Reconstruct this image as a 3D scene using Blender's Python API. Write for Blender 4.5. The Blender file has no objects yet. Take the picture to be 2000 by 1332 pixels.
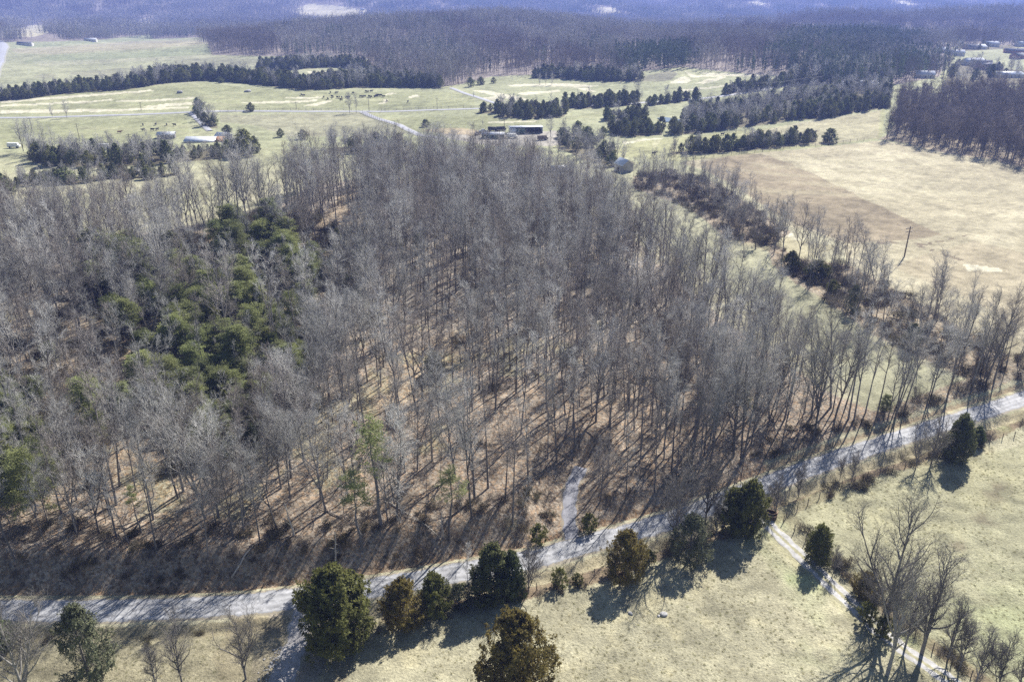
import bpy, bmesh, math, random
import numpy as np
from mathutils import Vector, Matrix

C = bpy.context.scene.collection
SC = bpy.context.scene
rad = math.radians

# ------------------------------------------------------------------ camera, world, sun, exposure
CAM_H = 80.0
PITCH = rad(24.2)
FPX = 1555.6                     # focal length in pixels of a 2000 px wide picture
cam_d = bpy.data.cameras.new('camera'); cam_d.lens = 28.0; cam_d.sensor_width = 36.0
cam_d.clip_start = 0.5; cam_d.clip_end = 30000
cam = bpy.data.objects.new('camera', cam_d); C.objects.link(cam)
cam.location = (0, 0, CAM_H); cam.rotation_euler = (rad(90) - PITCH, 0, 0)
SC.camera = cam

SUN_AZ = rad(33.0); SUN_EL = rad(42.0)
sun_dir = Vector((math.sin(SUN_AZ) * math.cos(SUN_EL), math.cos(SUN_AZ) * math.cos(SUN_EL), math.sin(SUN_EL)))
W = bpy.data.worlds.new('World'); SC.world = W; W.use_nodes = True
nt = W.node_tree; nt.nodes.clear()
sky = nt.nodes.new('ShaderNodeTexSky'); sky.sky_type = 'NISHITA'; sky.sun_disc = False
sky.sun_elevation = SUN_EL; sky.sun_rotation = SUN_AZ; sky.air_density = 1.2; sky.dust_density = 0.5; sky.ozone_density = 2.0
bg = nt.nodes.new('ShaderNodeBackground'); bg.inputs['Strength'].default_value = 0.05
wo = nt.nodes.new('ShaderNodeOutputWorld')
nt.links.new(sky.outputs[0], bg.inputs[0]); nt.links.new(bg.outputs[0], wo.inputs[0])
sl = bpy.data.lights.new('sun', 'SUN'); sl.energy = 5.0; sl.angle = rad(0.5); sl.color = (1.0, 0.96, 0.89)
so = bpy.data.objects.new('sun', sl); C.objects.link(so); so.location = (0, 0, 300)
so.rotation_euler = sun_dir.to_track_quat('Z', 'Y').to_euler()
SC.view_settings.view_transform = 'Standard'; SC.view_settings.look = 'None'
SC.view_settings.gamma = 1.0; SC.view_settings.exposure = 0.90
SC.cycles.max_bounces = 5; SC.cycles.diffuse_bounces = 3; SC.cycles.glossy_bounces = 2
SC.cycles.transparent_max_bounces = 6; SC.cycles.volume_bounces = 1; SC.cycles.transmission_bounces = 2
SC.cycles.use_denoising = False; SC.cycles.denoiser = 'OPENIMAGEDENOISE'; SC.cycles.denoising_input_passes = 'RGB_ALBEDO_NORMAL'

# ------------------------------------------------------------------ numeric helpers
rng = np.random.default_rng(7)
def hsh(ix, iy, s):
    h = (ix.astype(np.int64) * 374761393 + iy.astype(np.int64) * 668265263 + s * 982451653) & 0xffffffff
    h = ((h ^ (h >> 13)) * 1274126177) & 0xffffffff
    return ((h ^ (h >> 16)) & 0xffffff) / float(0xffffff)
def vnoise(x, y, s=0):
    x = np.asarray(x, float); y = np.asarray(y, float)
    ix = np.floor(x); iy = np.floor(y); fx = x - ix; fy = y - iy
    fx = fx * fx * (3 - 2 * fx); fy = fy * fy * (3 - 2 * fy)
    a = hsh(ix, iy, s); b = hsh(ix + 1, iy, s); c = hsh(ix, iy + 1, s); d = hsh(ix + 1, iy + 1, s)
    return (a * (1 - fx) + b * fx) * (1 - fy) + (c * (1 - fx) + d * fx) * fy - 0.5
def fbm(x, y, o=4, s=0):
    r = 0; a = 1.0
    for k in range(o):
        r = r + a * vnoise(np.asarray(x) * 2 ** k, np.asarray(y) * 2 ** k, s + k * 17); a *= 0.5
    return r
def sstep(a, b, v):
    t = np.clip((np.asarray(v, float) - a) / (b - a), 0, 1); return t * t * (3 - 2 * t)
def G(x, y, cx, cy, sx, sy):
    return np.exp(-0.5 * (((x - cx) / sx) ** 2 + ((y - cy) / sy) ** 2))

# ------------------------------------------------------------------ terrain
def base_z(x, y):
    x = np.asarray(x, float); y = np.asarray(y, float)
    z = 6.0 * G(x, y, -30, 235, 130, 75)
    z = z + 2.5 * fbm(x / 90, y / 90, 2, 3) * sstep(150, 300, y)
    z = z + 9.0 * fbm(x / 260, y / 230, 3, 5) * sstep(330, 700, y)
    z = z + 7.0 * G(x, y, -250, 640, 190, 70)
    z = z + 8.0 * G(x, y, 180, 830, 160, 90)
    z = z + 30.0 * G(x, y, -10, 1330, 235, 210) - 13 * G(x, y, -560, 1450, 230, 220) - 17 * G(x, y, 320, 1400, 170, 150) + 9 * fbm(x / 150 + 7, y / 190, 3, 15) * sstep(850, 1150, y)
    z = z + 24.0 * G(x, y, 800, 1640, 330, 130) + 9.0 * G(x, y, 350, 560, 90, 130) + 13.0 * G(x, y, 470, 1060, 170, 120) - 9 * G(x, y, 520, 1290, 300, 90)
    z = z - 10 * G(x, y, 330, 1700, 300, 160)
    z = z - 14 * sstep(1500, 1750, y - np.clip(x - 300, 0, 400) * .5)
    m = sstep(2950, 4300, y + 300 * fbm(x / 900, y * 0, 2, 9))
    rid = 1 - np.abs(fbm(x / 420 + 3 + y / 1700, y / 1100, 3, 11)) * 3.2
    z = z - 14 * sstep(1750, 2300, y) + 92 * G(x, y, -1600, 3150, 800, 330) + 26 * G(x, y, 300, 3100, 480, 160) + 42 * G(x, y, 1500, 3500, 600, 260) + m * (14 + 48 * rid * (0.45 + 0.55 * sstep(700, -700, x)) + 25 * sstep(-300, -2500, x))
    z = z + sstep(2300, 2900, y) * 22 * np.clip(rid, -.4, 1)
    z = z + 110 * sstep(5200, 8200, y) + 30 * sstep(5200, 7000, y) * rid
    z = np.where(z > 70, 70 + 45 * np.tanh((z - 70) / 45), z)
    return z

def pix(x, y, z):
    """picture position (2000 px wide) of a world point"""
    dz = z - CAM_H
    dep = y * math.cos(PITCH) - dz * math.sin(PITCH)
    up = y * math.sin(PITCH) + dz * math.cos(PITCH)
    dep = np.maximum(dep, 1e-3)
    return 1000 + FPX * x / dep, 666 - FPX * up / dep

def ground_at(px, py, h=0.0):
    """where the sight line of picture point (px,py) meets the land (raised by h)"""
    u = (px - 1000) / FPX; v = (666 - py) / FPX
    d = np.array([u, math.cos(PITCH) + v * math.sin(PITCH), -math.sin(PITCH) + v * math.cos(PITCH)])
    t = np.geomspace(30, 12000, 900)
    f = CAM_H + d[2] * t - land_z(d[0] * t, d[1] * t) - h
    i = np.argmax(f < 0) if (f < 0).any() else len(t) - 1
    a, b = t[max(i - 1, 0)], t[i]
    for _ in range(24):
        m = 0.5 * (a + b)
        if CAM_H + d[2] * m - float(land_z(d[0] * m, d[1] * m)) - h < 0: b = m
        else: a = m
    return d[0] * b, d[1] * b
def height_to(x, y, py):
    """height above the land at (x,y) whose picture row is py"""
    v = (666 - py) / FPX
    d1 = math.cos(PITCH) + v * math.sin(PITCH); d2 = -math.sin(PITCH) + v * math.cos(PITCH)
    return CAM_H + d2 * y / d1 - float(land_z(x, y))
def px_scale(x, y):
    return FPX / (y * math.cos(PITCH) + (CAM_H - float(land_z(x, y))) * math.sin(PITCH))

def seg_dist(x, y, pts):
    """distance to a polyline, side sign (left of the walk positive) and arc position"""
    best = np.full(np.shape(x), 1e9); sgn = np.zeros(np.shape(x)); arc = np.zeros(np.shape(x)); s0 = 0.0
    for (ax, ay), (bx, by) in zip(pts[:-1], pts[1:]):
        dx, dy = bx - ax, by - ay; L = math.hypot(dx, dy)
        t = np.clip(((x - ax) * dx + (y - ay) * dy) / (L * L), 0, 1)
        qx = x - ax - t * dx; qy = y - ay - t * dy; d = np.hypot(qx, qy)
        m = d < best
        best = np.where(m, d, best); sgn = np.where(m, np.sign(dx * qy - dy * qx), sgn); arc = np.where(m, s0 + t * L, arc)
        s0 += L
    return best, sgn, arc
def smooth_line(pts, n=6):
    P = [np.array(p, float) for p in pts]; P = [2 * P[0] - P[1]] + P + [2 * P[-1] - P[-2]]
    out = []
    for i in range(1, len(P) - 2):
        for k in range(n):
            t = k / n
            out.append(tuple(0.5 * ((2 * P[i]) + (-P[i - 1] + P[i + 1]) * t + (2 * P[i - 1] - 5 * P[i] + 4 * P[i + 1] - P[i + 2]) * t * t + (-P[i - 1] + 3 * P[i] - 3 * P[i + 1] + P[i + 2]) * t ** 3)))
    out.append(tuple(P[-2])); return out

land_z = base_z
def gline(pl): return [ground_at(*p) for p in pl]
ROAD = smooth_line(gline([(-420, 1188), (-150, 1192), (0, 1192), (150, 1193), (300, 1190), (450, 1183), (600, 1166), (740, 1146), (900, 1118), (1050, 1090), (1150, 1062), (1300, 1020), (1450, 965), (1600, 908), (1800, 842), (2000, 778), (2200, 705), (2500, 610)]), 4)
SIDE = smooth_line(gline([(1118, 1076), (1114, 1040), (1112, 1005), (1112, 970), (1122, 938), (1138, 908)]), 4)
DRIVE = smooth_line(gline([(1478, 985), (1500, 1024), (1570, 1090), (1650, 1168), (1740, 1250), (1850, 1325), (1960, 1400), (2100, 1490)]), 4)
LANE = smooth_line(gline([(600, 1170), (592, 1205), (580, 1250), (565, 1300), (545, 1350), (520, 1440)]), 4)
FARROAD = gline([(-300, 238), (0, 231), (180, 227), (370, 220), (540, 218), (700, 218.5), (850, 215.5), (935, 213), (1000, 211), (1100, 210), (1200, 205), (1270, 200), (1340, 196), (1400, 190), (1470, 180), (1540, 168), (1620, 163)])
FARDRIVE = gline([(705, 218), (735, 232), (780, 245), (820, 265), (870, 272)])
BARNLANE = gline([(372, 220), (385, 233), (402, 250), (412, 258)])
UPLANE = gline([(985, 208), (960, 200), (930, 190), (905, 182), (880, 172)])
HIGHWAY = gline([(-30, 170), (-5, 125), (2, 108), (8, 92), (-5, 80)])

def land_z(x, y):
    x = np.asarray(x, float); y = np.asarray(y, float)
    z = base_z(x, y)
    near = y < 420
    if not np.any(near): return z
    xn, yn = x[near] if x.ndim else x, y[near] if y.ndim else y
    d, s, a = seg_dist(xn, yn, ROAD)
    side = d * s
    bank = 3.8 * sstep(3.4, 8.5, side) * sstep(35, -5, xn) + 0.9 * sstep(3.4, 8, side) * sstep(-5, 35, xn)
    d2, _, a2 = seg_dist(xn, yn, SIDE); bank = bank * sstep(1.5, 8.0, d2)
    ditch = -0.5 * np.exp(-((side + 4.4) / 0.8) ** 2) - 0.3 * np.exp(-((side - 3.5) / 0.5) ** 2)
    d3, _, _ = seg_dist(xn, yn, DRIVE); d4, _, _ = seg_dist(xn, yn, LANE)
    free = sstep(2.6, 6, d) * sstep(1.8, 4, d2) * sstep(1.6, 3.5, d3) * sstep(1.6, 3.5, d4)
    micro = (0.55 * fbm(xn / 14, yn / 14, 4, 21) + 0.10 * fbm(xn / 1.6, yn / 1.6, 2, 23)) * free
    add = bank + ditch * sstep(1.5, 4, d3) * sstep(1.5, 4, d4) * sstep(2, 5, d2) + micro
    if x.ndim:
        z = z.copy(); z[near] += add; return z
    return z + add

def inpoly(px, py, poly):
    px = np.asarray(px, float); py = np.asarray(py, float)
    res = np.zeros(px.shape, bool)
    P = np.array(poly, float)
    bb = (px >= P[:, 0].min()) & (px <= P[:, 0].max()) & (py >= P[:, 1].min()) & (py <= P[:, 1].max())
    if not bb.any(): return res
    x = px[bb]; y = py[bb]; r = np.zeros(x.shape, bool)
    for (x1, y1), (x2, y2) in zip(poly, list(poly[1:]) + [poly[0]]):
        if y1 == y2: continue
        c = ((y1 > y) != (y2 > y)) & (x < (x2 - x1) * (y - y1) / (y2 - y1) + x1); r ^= c
    res[bb] = r; return res
def above(px, py, line):
    l = np.array(line, float); return py < np.interp(px, l[:, 0], l[:, 1])

# ------------------------------------------------------------------ the plan of the land, as outlines seen in the photograph
WOOD = [(-400, 1135), (0, 1112), (200, 1108), (400, 1100), (600, 1088), (800, 1072), (900, 1062), (1050, 1042), (1120, 1030), (1200, 1006), (1300, 970), (1450, 918), (1600, 865), (1700, 832), (1790, 805), (1700, 800), (1620, 770), (1560, 730), (1490, 680),
        (1420, 630), (1360, 575), (1290, 505), (1210, 450), (1150, 415), (1080, 380), (980, 362), (850, 352), (700, 350), (620, 362), (540, 400), (430, 430), (300, 452), (150, 465), (0, 470), (-400, 490)]
SCRUB = [(-100, 700), (60, 660), (150, 560), (180, 490), (330, 470), (430, 440), (560, 400), (640, 430), (720, 470), (730, 540), (650, 600), (640, 720), (560, 800), (470, 900), (330, 930), (120, 960), (-100, 1000)]
GAPS = [[(800, 690), (900, 640), (960, 640), (940, 700), (840, 770), (740, 800), (720, 770)], [(190, 640), (330, 660), (480, 720), (440, 760), (300, 720), (200, 690)], [(100, 830), (200, 740), (240, 760), (170, 840)], [(700, 350), (730, 400), (640, 480), (620, 430)]]
ROADSIDE = [(1700, 832), (1800, 802), (2000, 738), (2400, 610), (2400, 560), (2000, 700), (1900, 735), (1790, 775), (1720, 800)]
HEDGE = [(1500, 470), (1560, 505), (1660, 520), (1720, 552), (1800, 596), (1900, 652), (2000, 712), (2200, 800), (2100, 770), (2000, 745), (1900, 742), (1800, 700), (1700, 650), (1620, 590), (1560, 555), (1510, 520)]
HEDGE2 = [(1235, 345), (1300, 335), (1380, 350), (1440, 385), (1500, 425), (1545, 455), (1500, 480), (1420, 465), (1390, 440), (1350, 410), (1290, 385), (1240, 370)]
FIELD_TAN = [(1330, 318), (1400, 303), (1550, 293), (1720, 275), (2100, 330), (2500, 470), (2500, 1000), (2000, 712), (1900, 652), (1800, 596), (1720, 552), (1660, 520), (1640, 475), (1540, 440), (1450, 370), (1380, 335)]
FIELD_BROWN = [(1370, 318), (1450, 300), (1500, 303), (1600, 345), (1700, 395), (1800, 440), (1840, 458), (1790, 466), (1720, 474), (1650, 474), (1560, 440), (1500, 408), (1450, 375), (1385, 335)]
FIELD_BROWN2 = [(1800, 500), (1900, 470), (2100, 520), (2500, 640), (2500, 900), (2000, 640), (1900, 590), (1800, 545), (1740, 520)]
GREENSTRIP = [(1160, 300), (1230, 360), (1330, 385), (1390, 440), (1420, 470), (1500, 490), (1560, 560), (1620, 600), (1700, 660), (1800, 710), (1900, 745), (1800, 802), (1700, 800), (1560, 670), (1410, 560), (1290, 455), (1200, 420), (1130, 380), (1090, 330)]
WOOD_RIGHT = [(1714, 272), (1735, 262), (1748, 240), (1740, 222), (1760, 208), (1850, 200), (2400, 190), (2500, 330), (2100, 352), (2000, 328), (1930, 310), (1850, 300), (1780, 282)]
FRONT = [(-600, 86), (0, 82.5), (100, 82), (200, 78), (296, 67), (300, 77), (400, 73), (408, 90), (414, 108), (500, 110), (640, 112), (722, 117), (728, 150), (770, 165), (860, 171), (900, 165), (960, 150),
         (1060, 146), (1200, 150), (1246, 150), (1254, 140), (1330, 131), (1400, 139), (1480, 147), (1566, 152), (1590, 158), (1640, 165), (1740, 168), (1835, 150), (1860, 92), (2000, 88), (2600, 110)]
CLEAR = [[(0, 72), (20, 60), (60, 50), (112, 47), (112, 60), (70, 72), (10, 74)], [(255, 42), (270, 37), (325, 39), (320, 47), (270, 50)], [(570, 21), (605, 8), (660, 12), (720, 20), (715, 27), (640, 37), (600, 34), (580, 27)],
         [(1150, 21), (1175, 14), (1212, 17), (1210, 26), (1165, 26)], [(1205, 66), (1208, 56), (1240, 55), (1262, 60), (1240, 70)], [(1462, 4), (1480, 1), (1500, 8), (1480, 12)], [(1485, 52), (1500, 48), (1560, 50), (1550, 57), (1500, 57)],
         [(1752, 72), (1772, 65), (1860, 79), (1858, 88), (1800, 84)], [(1868, 100), (1880, 90), (2010, 92), (2010, 118), (1960, 122), (1920, 115)], [(1740, 2), (1760, 0), (1790, 8), (1765, 14)], [(1880, 6), (1960, 8), (1960, 12), (1890, 10)]]
CEDAR_BELTS = [  # (outline of the belt's ground, share of bare trees)
    [(-60, 212), (0, 198), (60, 193), (125, 184), (250, 175), (330, 163), (400, 158), (400, 150), (330, 151), (250, 164), (125, 176), (0, 189), (-60, 200)],
    [(400, 158), (440, 161), (500, 166), (560, 173), (600, 177), (700, 172), (760, 172), (860, 173), (860, 164), (760, 160), (730, 150), (600, 167), (500, 156), (450, 150), (400, 150)],
    [(500, 140), (560, 138), (640, 132), (722, 136), (722, 130), (640, 126), (560, 130), (510, 134)],
    [(935, 223), (965, 222), (1000, 222), (965, 228), (975, 231), (1040, 233), (1100, 229), (1106, 222), (1080, 215), (1000, 213), (935, 218)],
    [(1100, 214), (1170, 212), (1230, 206), (1254, 198), (1245, 192), (1170, 200), (1100, 208)],
    [(1040, 153), (1100, 155), (1180, 160), (1250, 160), (1254, 154), (1180, 150), (1100, 147), (1040, 147)],
    [(1260, 209), (1330, 200), (1370, 196), (1368, 191), (1320, 195), (1260, 204)],
    [(1413, 186), (1460, 180), (1530, 171), (1640, 163), (1640, 157), (1530, 163), (1450, 172), (1415, 180)],
    [(1180, 237), (1230, 238), (1262, 234), (1260, 228), (1220, 228), (1182, 231)],
    [(1190, 265), (1230, 268), (1292, 264), (1295, 255), (1250, 250), (1195, 255)],
    [(1310, 264), (1370, 262), (1440, 250), (1438, 240), (1380, 244), (1312, 255)],
    [(1310, 303), (1360, 302), (1440, 296), (1520, 290), (1592, 280), (1590, 272), (1520, 280), (1440, 287), (1350, 294), (1312, 297)],
    [(1530, 237), (1600, 233), (1700, 216), (1738, 211), (1738, 196), (1640, 206), (1560, 215), (1530, 226)],
]
MIX_BELTS = [
    [(50, 312), (90, 325), (180, 328), (300, 322), (420, 312), (500, 300), (500, 288), (460, 282), (420, 290), (330, 298), (200, 305), (110, 302), (60, 296)],
    [(0, 372), (60, 362), (150, 358), (210, 352), (300, 348), (345, 344), (345, 338), (260, 340), (130, 346), (0, 358)],
    [(1330, 250), (1420, 252), (1530, 240), (1530, 215), (1640, 200), (1738, 190), (1738, 172), (1640, 175), (1540, 188), (1440, 205), (1360, 215), (1330, 235)],
    [(630, 300), (760, 300), (800, 290), (700, 285), (640, 290)],
    [(1090, 290), (1160, 320), (1230, 330), (1240, 318), (1180, 300), (1140, 275), (1095, 270)],
    [(1560, 150), (1640, 158), (1740, 168), (1740, 145), (1640, 140), (1570, 140)],
    [(1850, 152), (1862, 128), (1900, 126), (1945, 132), (2010, 140), (2010, 165), (1840, 172)],
    [(1865, 100), (1870, 94), (2010, 86), (2010, 92), (1960, 96), (1900, 100)],
    [(372, 216), (390, 236), (405, 250), (425, 250), (420, 236), (400, 226), (395, 214)],
]
STRAW = [[(0, 197.5), (140, 187), (300, 176), (300, 178.5), (150, 191), (0, 202)], [(0, 205), (170, 198), (220, 194), (220, 196), (170, 201), (0, 209)], [(220, 197), (300, 195), (375, 190), (385, 193), (300, 199), (240, 200)],
         [(0, 215), (200, 214), (370, 209), (370, 212), (200, 219), (0, 222)], [(278, 209), (340, 202), (400, 199), (400, 203), (340, 207), (290, 212)], [(470, 200), (560, 198), (620, 194), (620, 198), (560, 202), (480, 203)],
         [(590, 208), (640, 197), (655, 197), (620, 207)], [(556, 191), (630, 190), (620, 193), (560, 193)], [(750, 184), (765, 181), (775, 183), (755, 187)], [(795, 189), (820, 186), (818, 190), (798, 192)], [(738, 204), (750, 195), (760, 194), (752, 204)],
         [(925, 178), (940, 176), (1020, 190), (1035, 197), (1000, 196)], [(935, 192), (970, 189), (990, 198), (980, 200)], [(990, 166), (1100, 163), (1170, 168), (1150, 171), (1060, 169), (1000, 170)], [(1010, 182), (1090, 176), (1095, 179), (1020, 187)],
         [(1120, 171), (1150, 173), (1165, 180), (1150, 180)], [(1308, 163), (1325, 152), (1340, 150), (1352, 158), (1340, 163)], [(1335, 139), (1360, 148), (1420, 147), (1420, 150), (1350, 152)], [(1365, 143), (1500, 147), (1495, 151), (1380, 147)],
         [(1360, 164), (1380, 155), (1420, 150), (1400, 158), (1375, 164)], [(1320, 176), (1400, 169), (1440, 161), (1400, 172), (1330, 179)], [(1530, 141), (1550, 143), (1566, 149), (1550, 148)], [(1480, 155), (1540, 154), (1530, 157), (1480, 158)],
         [(1275, 282), (1280, 273), (1290, 272), (1285, 285), (1278, 292)], [(1215, 278), (1260, 271), (1300, 270), (1260, 275), (1220, 283)], [(950, 238), (1040, 236), (1060, 233), (1040, 239), (955, 241)], [(1180, 222), (1200, 220), (1205, 226), (1190, 228)],
         [(600, 141), (650, 138), (705, 140), (710, 150), (650, 151), (610, 148)], [(1440, 420), (1540, 445), (1560, 470), (1480, 440)], [(1880, 515), (1950, 522), (1960, 530), (1890, 530)]]
DARKPATCH = [[(140, 142), (230, 134), (300, 134), (320, 142), (250, 150), (160, 150)], [(340, 118), (430, 112), (520, 118), (560, 127), (420, 130), (340, 128)], [(1250, 150), (1320, 138), (1330, 143), (1300, 160), (1260, 160)], [(70, 148), (100, 145), (128, 149), (100, 153), (76, 152)]]
UPGREEN = [[(20, 84), (300, 69), (400, 74), (250, 81), (20, 96)], [(40, 122), (100, 108), (250, 103), (410, 92), (412, 104), (300, 112), (120, 124)]]
BEIGE = [(20, 96), (120, 92), (250, 82), (400, 79), (410, 86), (300, 95), (200, 100), (100, 107), (30, 104)]
GREENER = [[(0, 240), (180, 235), (360, 226), (372, 262), (330, 275), (200, 278), (0, 290)], [(740, 232), (950, 226), (1080, 236), (980, 250), (900, 252), (800, 262)], [(1080, 238), (1180, 228), (1300, 222), (1300, 212), (1190, 214), (1130, 226)], [(0, 190), (400, 162), (560, 180), (920, 180), (930, 210), (540, 214), (370, 216), (0, 226)]]
GREYFIELD = [(430, 226), (700, 221), (760, 240), (800, 262), (700, 268), (560, 266), (500, 245), (430, 240)]

# landcover: albedo and a "litter" share for every ground point
PAST = np.array([.395, .368, .252]); STRAWC = np.array([.60, .56, .42]); LITTER = np.array([.285, .238, .185])
GREEN = np.array([.270, .275, .150]); TANF = np.array([.395, .355, .240]); BROWNF = np.array([.275, .228, .155]); GREYF = np.array([.285, .275, .185])
def landcover(x, y, z):
    px, py = pix(x, y, z)
    n1 = fbm(x / 40, y / 40, 4, 31); n2 = fbm(x / 7, y / 7, 4, 33); n3 = fbm(x / 2.2, y / 2.2, 3, 35)
    wob = 1.0 / np.maximum(y, 60) * 500
    jx = px + fbm(x / 9, y / 9, 3, 41) * wob * 3.0; jy = py + fbm(x / 9, y / 9, 3, 43) * wob * 1.3
    col = np.empty(x.shape + (3,)); lit = np.zeros(x.shape)
    def mix(m, c, k=1.0):
        m = np.asarray(m, float)[..., None] * k
        col[...] = col * (1 - m) + np.asarray(c) * m
    col[...] = PAST
    mix(sstep(0, .5, n1), GREEN * 1.05, .5)
    mix(sstep(280, 420, y), [.305, .315, .185], .9)
    far = y > 300
    if far.any():
        for g in GREENER: mix(inpoly(jx, jy, g), GREEN, .75)
        mix(inpoly(jx, jy, GREYFIELD), GREYF, .9)
        for g in DARKPATCH: mix(inpoly(px + n1 * 20, jy, g), [.16, .15, .115], .75)
        mix(inpoly(px, jy, BEIGE), [.38, .32, .235], .85)
        upper = inpoly(px, py, [(0, 80), (400, 70), (720, 116), (720, 135), (400, 160), (0, 190)])
        mix(upper, [.30, .30, .19], .5)
        for g in UPGREEN: mix(inpoly(px + n1 * 25, py + n1 * 2, g), [.25, .275, .16], .7)
        mix(inpoly(px + n1 * 15, py, [(60, 120), (200, 116), (420, 108), (410, 115), (200, 124), (80, 130)]), [.36, .35, .24], .6)
        for g in STRAW: mix(inpoly(px + n2 * 4, py + n2 * 1.2, g), STRAWC, .85)
    # right-hand fields
    mix(inpoly(jx, jy, FIELD_TAN), TANF)
    mix(inpoly(jx, jy, FIELD_BROWN), BROWNF, .9)
    rows = 0.5 + 0.5 * np.sin((x * 0.86 + y * 0.5 + 1.5 * n1) * 1.9)
    mix((inpoly(px, py, FIELD_TAN)) * rows, [.24, .2, .14], .30); mix(inpoly(px, py, FIELD_TAN) * sstep(.1, .5, n1 + .4 * n2), [.46, .42, .3], .4); mix(inpoly(jx, jy, FIELD_BROWN), BROWNF * .97, .92); mix(inpoly(jx, jy, FIELD_BROWN2), BROWNF * 1.1, .45)
    mix((y > 300) * (0.5 + 0.5 * np.sin((x * .25 + y) * .33 + 4 * n1)) * sstep(-.2, .3, n1), [.40, .37, .24], .28)
    gul = [(1700, 475.5), (1760, 472), (1800, 475), (1850, 467), (1900, 455), (1897, 457), (1850, 470), (1800, 480), (1860, 501), (1885, 510), (1868, 507), (1800, 486), (1760, 477), (1700, 477.5)]
    mix(inpoly(jx, jy, gul) * sstep(-.35, .1, n2 + n3), [.13, .10, .075], .85)
    mix(inpoly(jx, jy, STRAW[-1]), STRAWC, .9)
    mix(inpoly(px, py, [(1140, 300), (1260, 275), (1560, 245), (1730, 215), (1720, 272), (1550, 292), (1330, 316)]), [.33, .32, .17], .7)
    mix(inpoly(px, py, [(1440, 265), (1560, 240), (1720, 216), (1715, 270), (1590, 285), (1560, 262)]), TANF * .98, .7)
    mix(inpoly(jx, jy, GREENSTRIP), [.285, .28, .185], .8)
    mix(inpoly(jx, jy, [(1330, 390), (1420, 425), (1560, 470), (1640, 480), (1560, 520), (1500, 490), (1430, 470)]), [.35, .31, .19], .6)
    # gravel yard by the long shed
    mix(inpoly(jx, jy, [(860, 262), (900, 254), (1000, 262), (1100, 255), (1150, 275), (1080, 285), (960, 285), (880, 272)]), [.36, .33, .29], .9)
    mix(inpoly(jx, jy, [(820, 254), (900, 250), (960, 258), (940, 266), (870, 262)]), [.42, .34, .22], .8)
    # woods floor
    w = inpoly(jx, jy, WOOD); road = inpoly(jx, jy, ROADSIDE) | inpoly(jx, jy, HEDGE) | inpoly(jx, jy, HEDGE2) | inpoly(jx, jy, WOOD_RIGHT)
    fo = (above(px, py, FRONT) & (y > 450))
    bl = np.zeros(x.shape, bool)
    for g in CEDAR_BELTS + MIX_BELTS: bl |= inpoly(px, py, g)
    d, s, a = seg_dist(x, y, ROAD) if x.ndim == 1 else (None, None, None)
    bankm = (d * s > 3.0) & (d * s < 16) & (x < 45)
    lm = (w | bankm).astype(float)
    hole = np.zeros(x.shape, bool)
    for g in CLEAR: hole |= inpoly(px, py, g)
    lm2 = (road & ~w).astype(float)
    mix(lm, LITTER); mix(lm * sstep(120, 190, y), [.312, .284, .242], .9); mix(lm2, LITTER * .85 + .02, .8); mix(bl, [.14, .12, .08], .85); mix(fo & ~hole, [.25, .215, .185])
    mix(hole & fo, [.46, .42, .29])
    mix(inpoly(jx, jy, SCRUB) & w, [.23, .19, .13], .5)
    for g in GAPS: mix(inpoly(jx, jy, g), [.38, .31, .21], .55)
    # moss or grass in the wood
    mix((lm > 0) * sstep(.32, .5, n2 + n1 * .6), [.2, .2, .12], .5)
    lit = np.maximum(lm, lm2 * .9)
    # verges: pale and brown strips by the road, darker brush line on the field side
    if d is not None:
        vg = d * s
        mix((vg > 3.0) & (vg < 4.3), [.27, .2, .13], .7)
        mix((vg < -2.9) & (vg > -5.2), [.33, .28, .18], .7)
        mix((vg < -5.2) & (vg > -7.5 - n2 * 2) & (x > -18), [.2, .14, .095], .85)
        d3, s3, _ = seg_dist(x, y, DRIVE)
        mix((d3 * s3 > 2.6) & (d3 * s3 < 5.2 + n2) , [.24, .19, .12], .8)
        mix((d3 * s3 < -1.4) & (d3 * s3 > -2.4), [.34, .32, .19], .5)
        d4, _, _ = seg_dist(x, y, LANE)
        mix((d4 < 4.2 + n2 * 2.5) & (d * s < 0), [.36, .33, .28], .8)
        mix((d4 < 9 + n2 * 4) & (d * s < 0) & (x < -20), [.33, .25, .16], .35)
        lowleft = (d * s < -3) & (x < -28)
        mix(lowleft, [.225, .2, .13], .7)
        mix(lowleft * sstep(.0, .3, n1), [.19, .23, .11], .6)
        # patchy tufts of the near pastures
        pas = (d * s < -5) & (x > -25)
        mix(pas * sstep(.0, .4, n1 + .5 * n2), [.235, .275, .135], .7)
        mix(pas * sstep(.1, .5, -n1 + .35 * n3), [.37, .325, .19], .5)
        rgt = inpoly(px, py, [(1500, 1000), (1640, 945), (2000, 870), (2300, 800), (2400, 1500), (1950, 1340)])
        mix(rgt & pas, [.33, .325, .20], .5)
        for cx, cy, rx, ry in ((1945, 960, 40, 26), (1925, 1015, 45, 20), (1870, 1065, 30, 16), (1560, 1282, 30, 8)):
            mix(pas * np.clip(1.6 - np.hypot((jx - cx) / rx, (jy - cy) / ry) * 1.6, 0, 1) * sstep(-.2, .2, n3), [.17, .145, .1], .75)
    n4 = fbm(x / 3.2 + y / 9, y / 2.0 - x / 12, 3, 37)
    k = 1 + .28 * n2 + .34 * n3 + .24 * n1 + .26 * n4
    k = np.where((lit < .3) & (n3 + n4 > .6), k * .8, k)
    col *= k[..., None]
    return np.clip(col, .01, .8), lit

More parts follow.
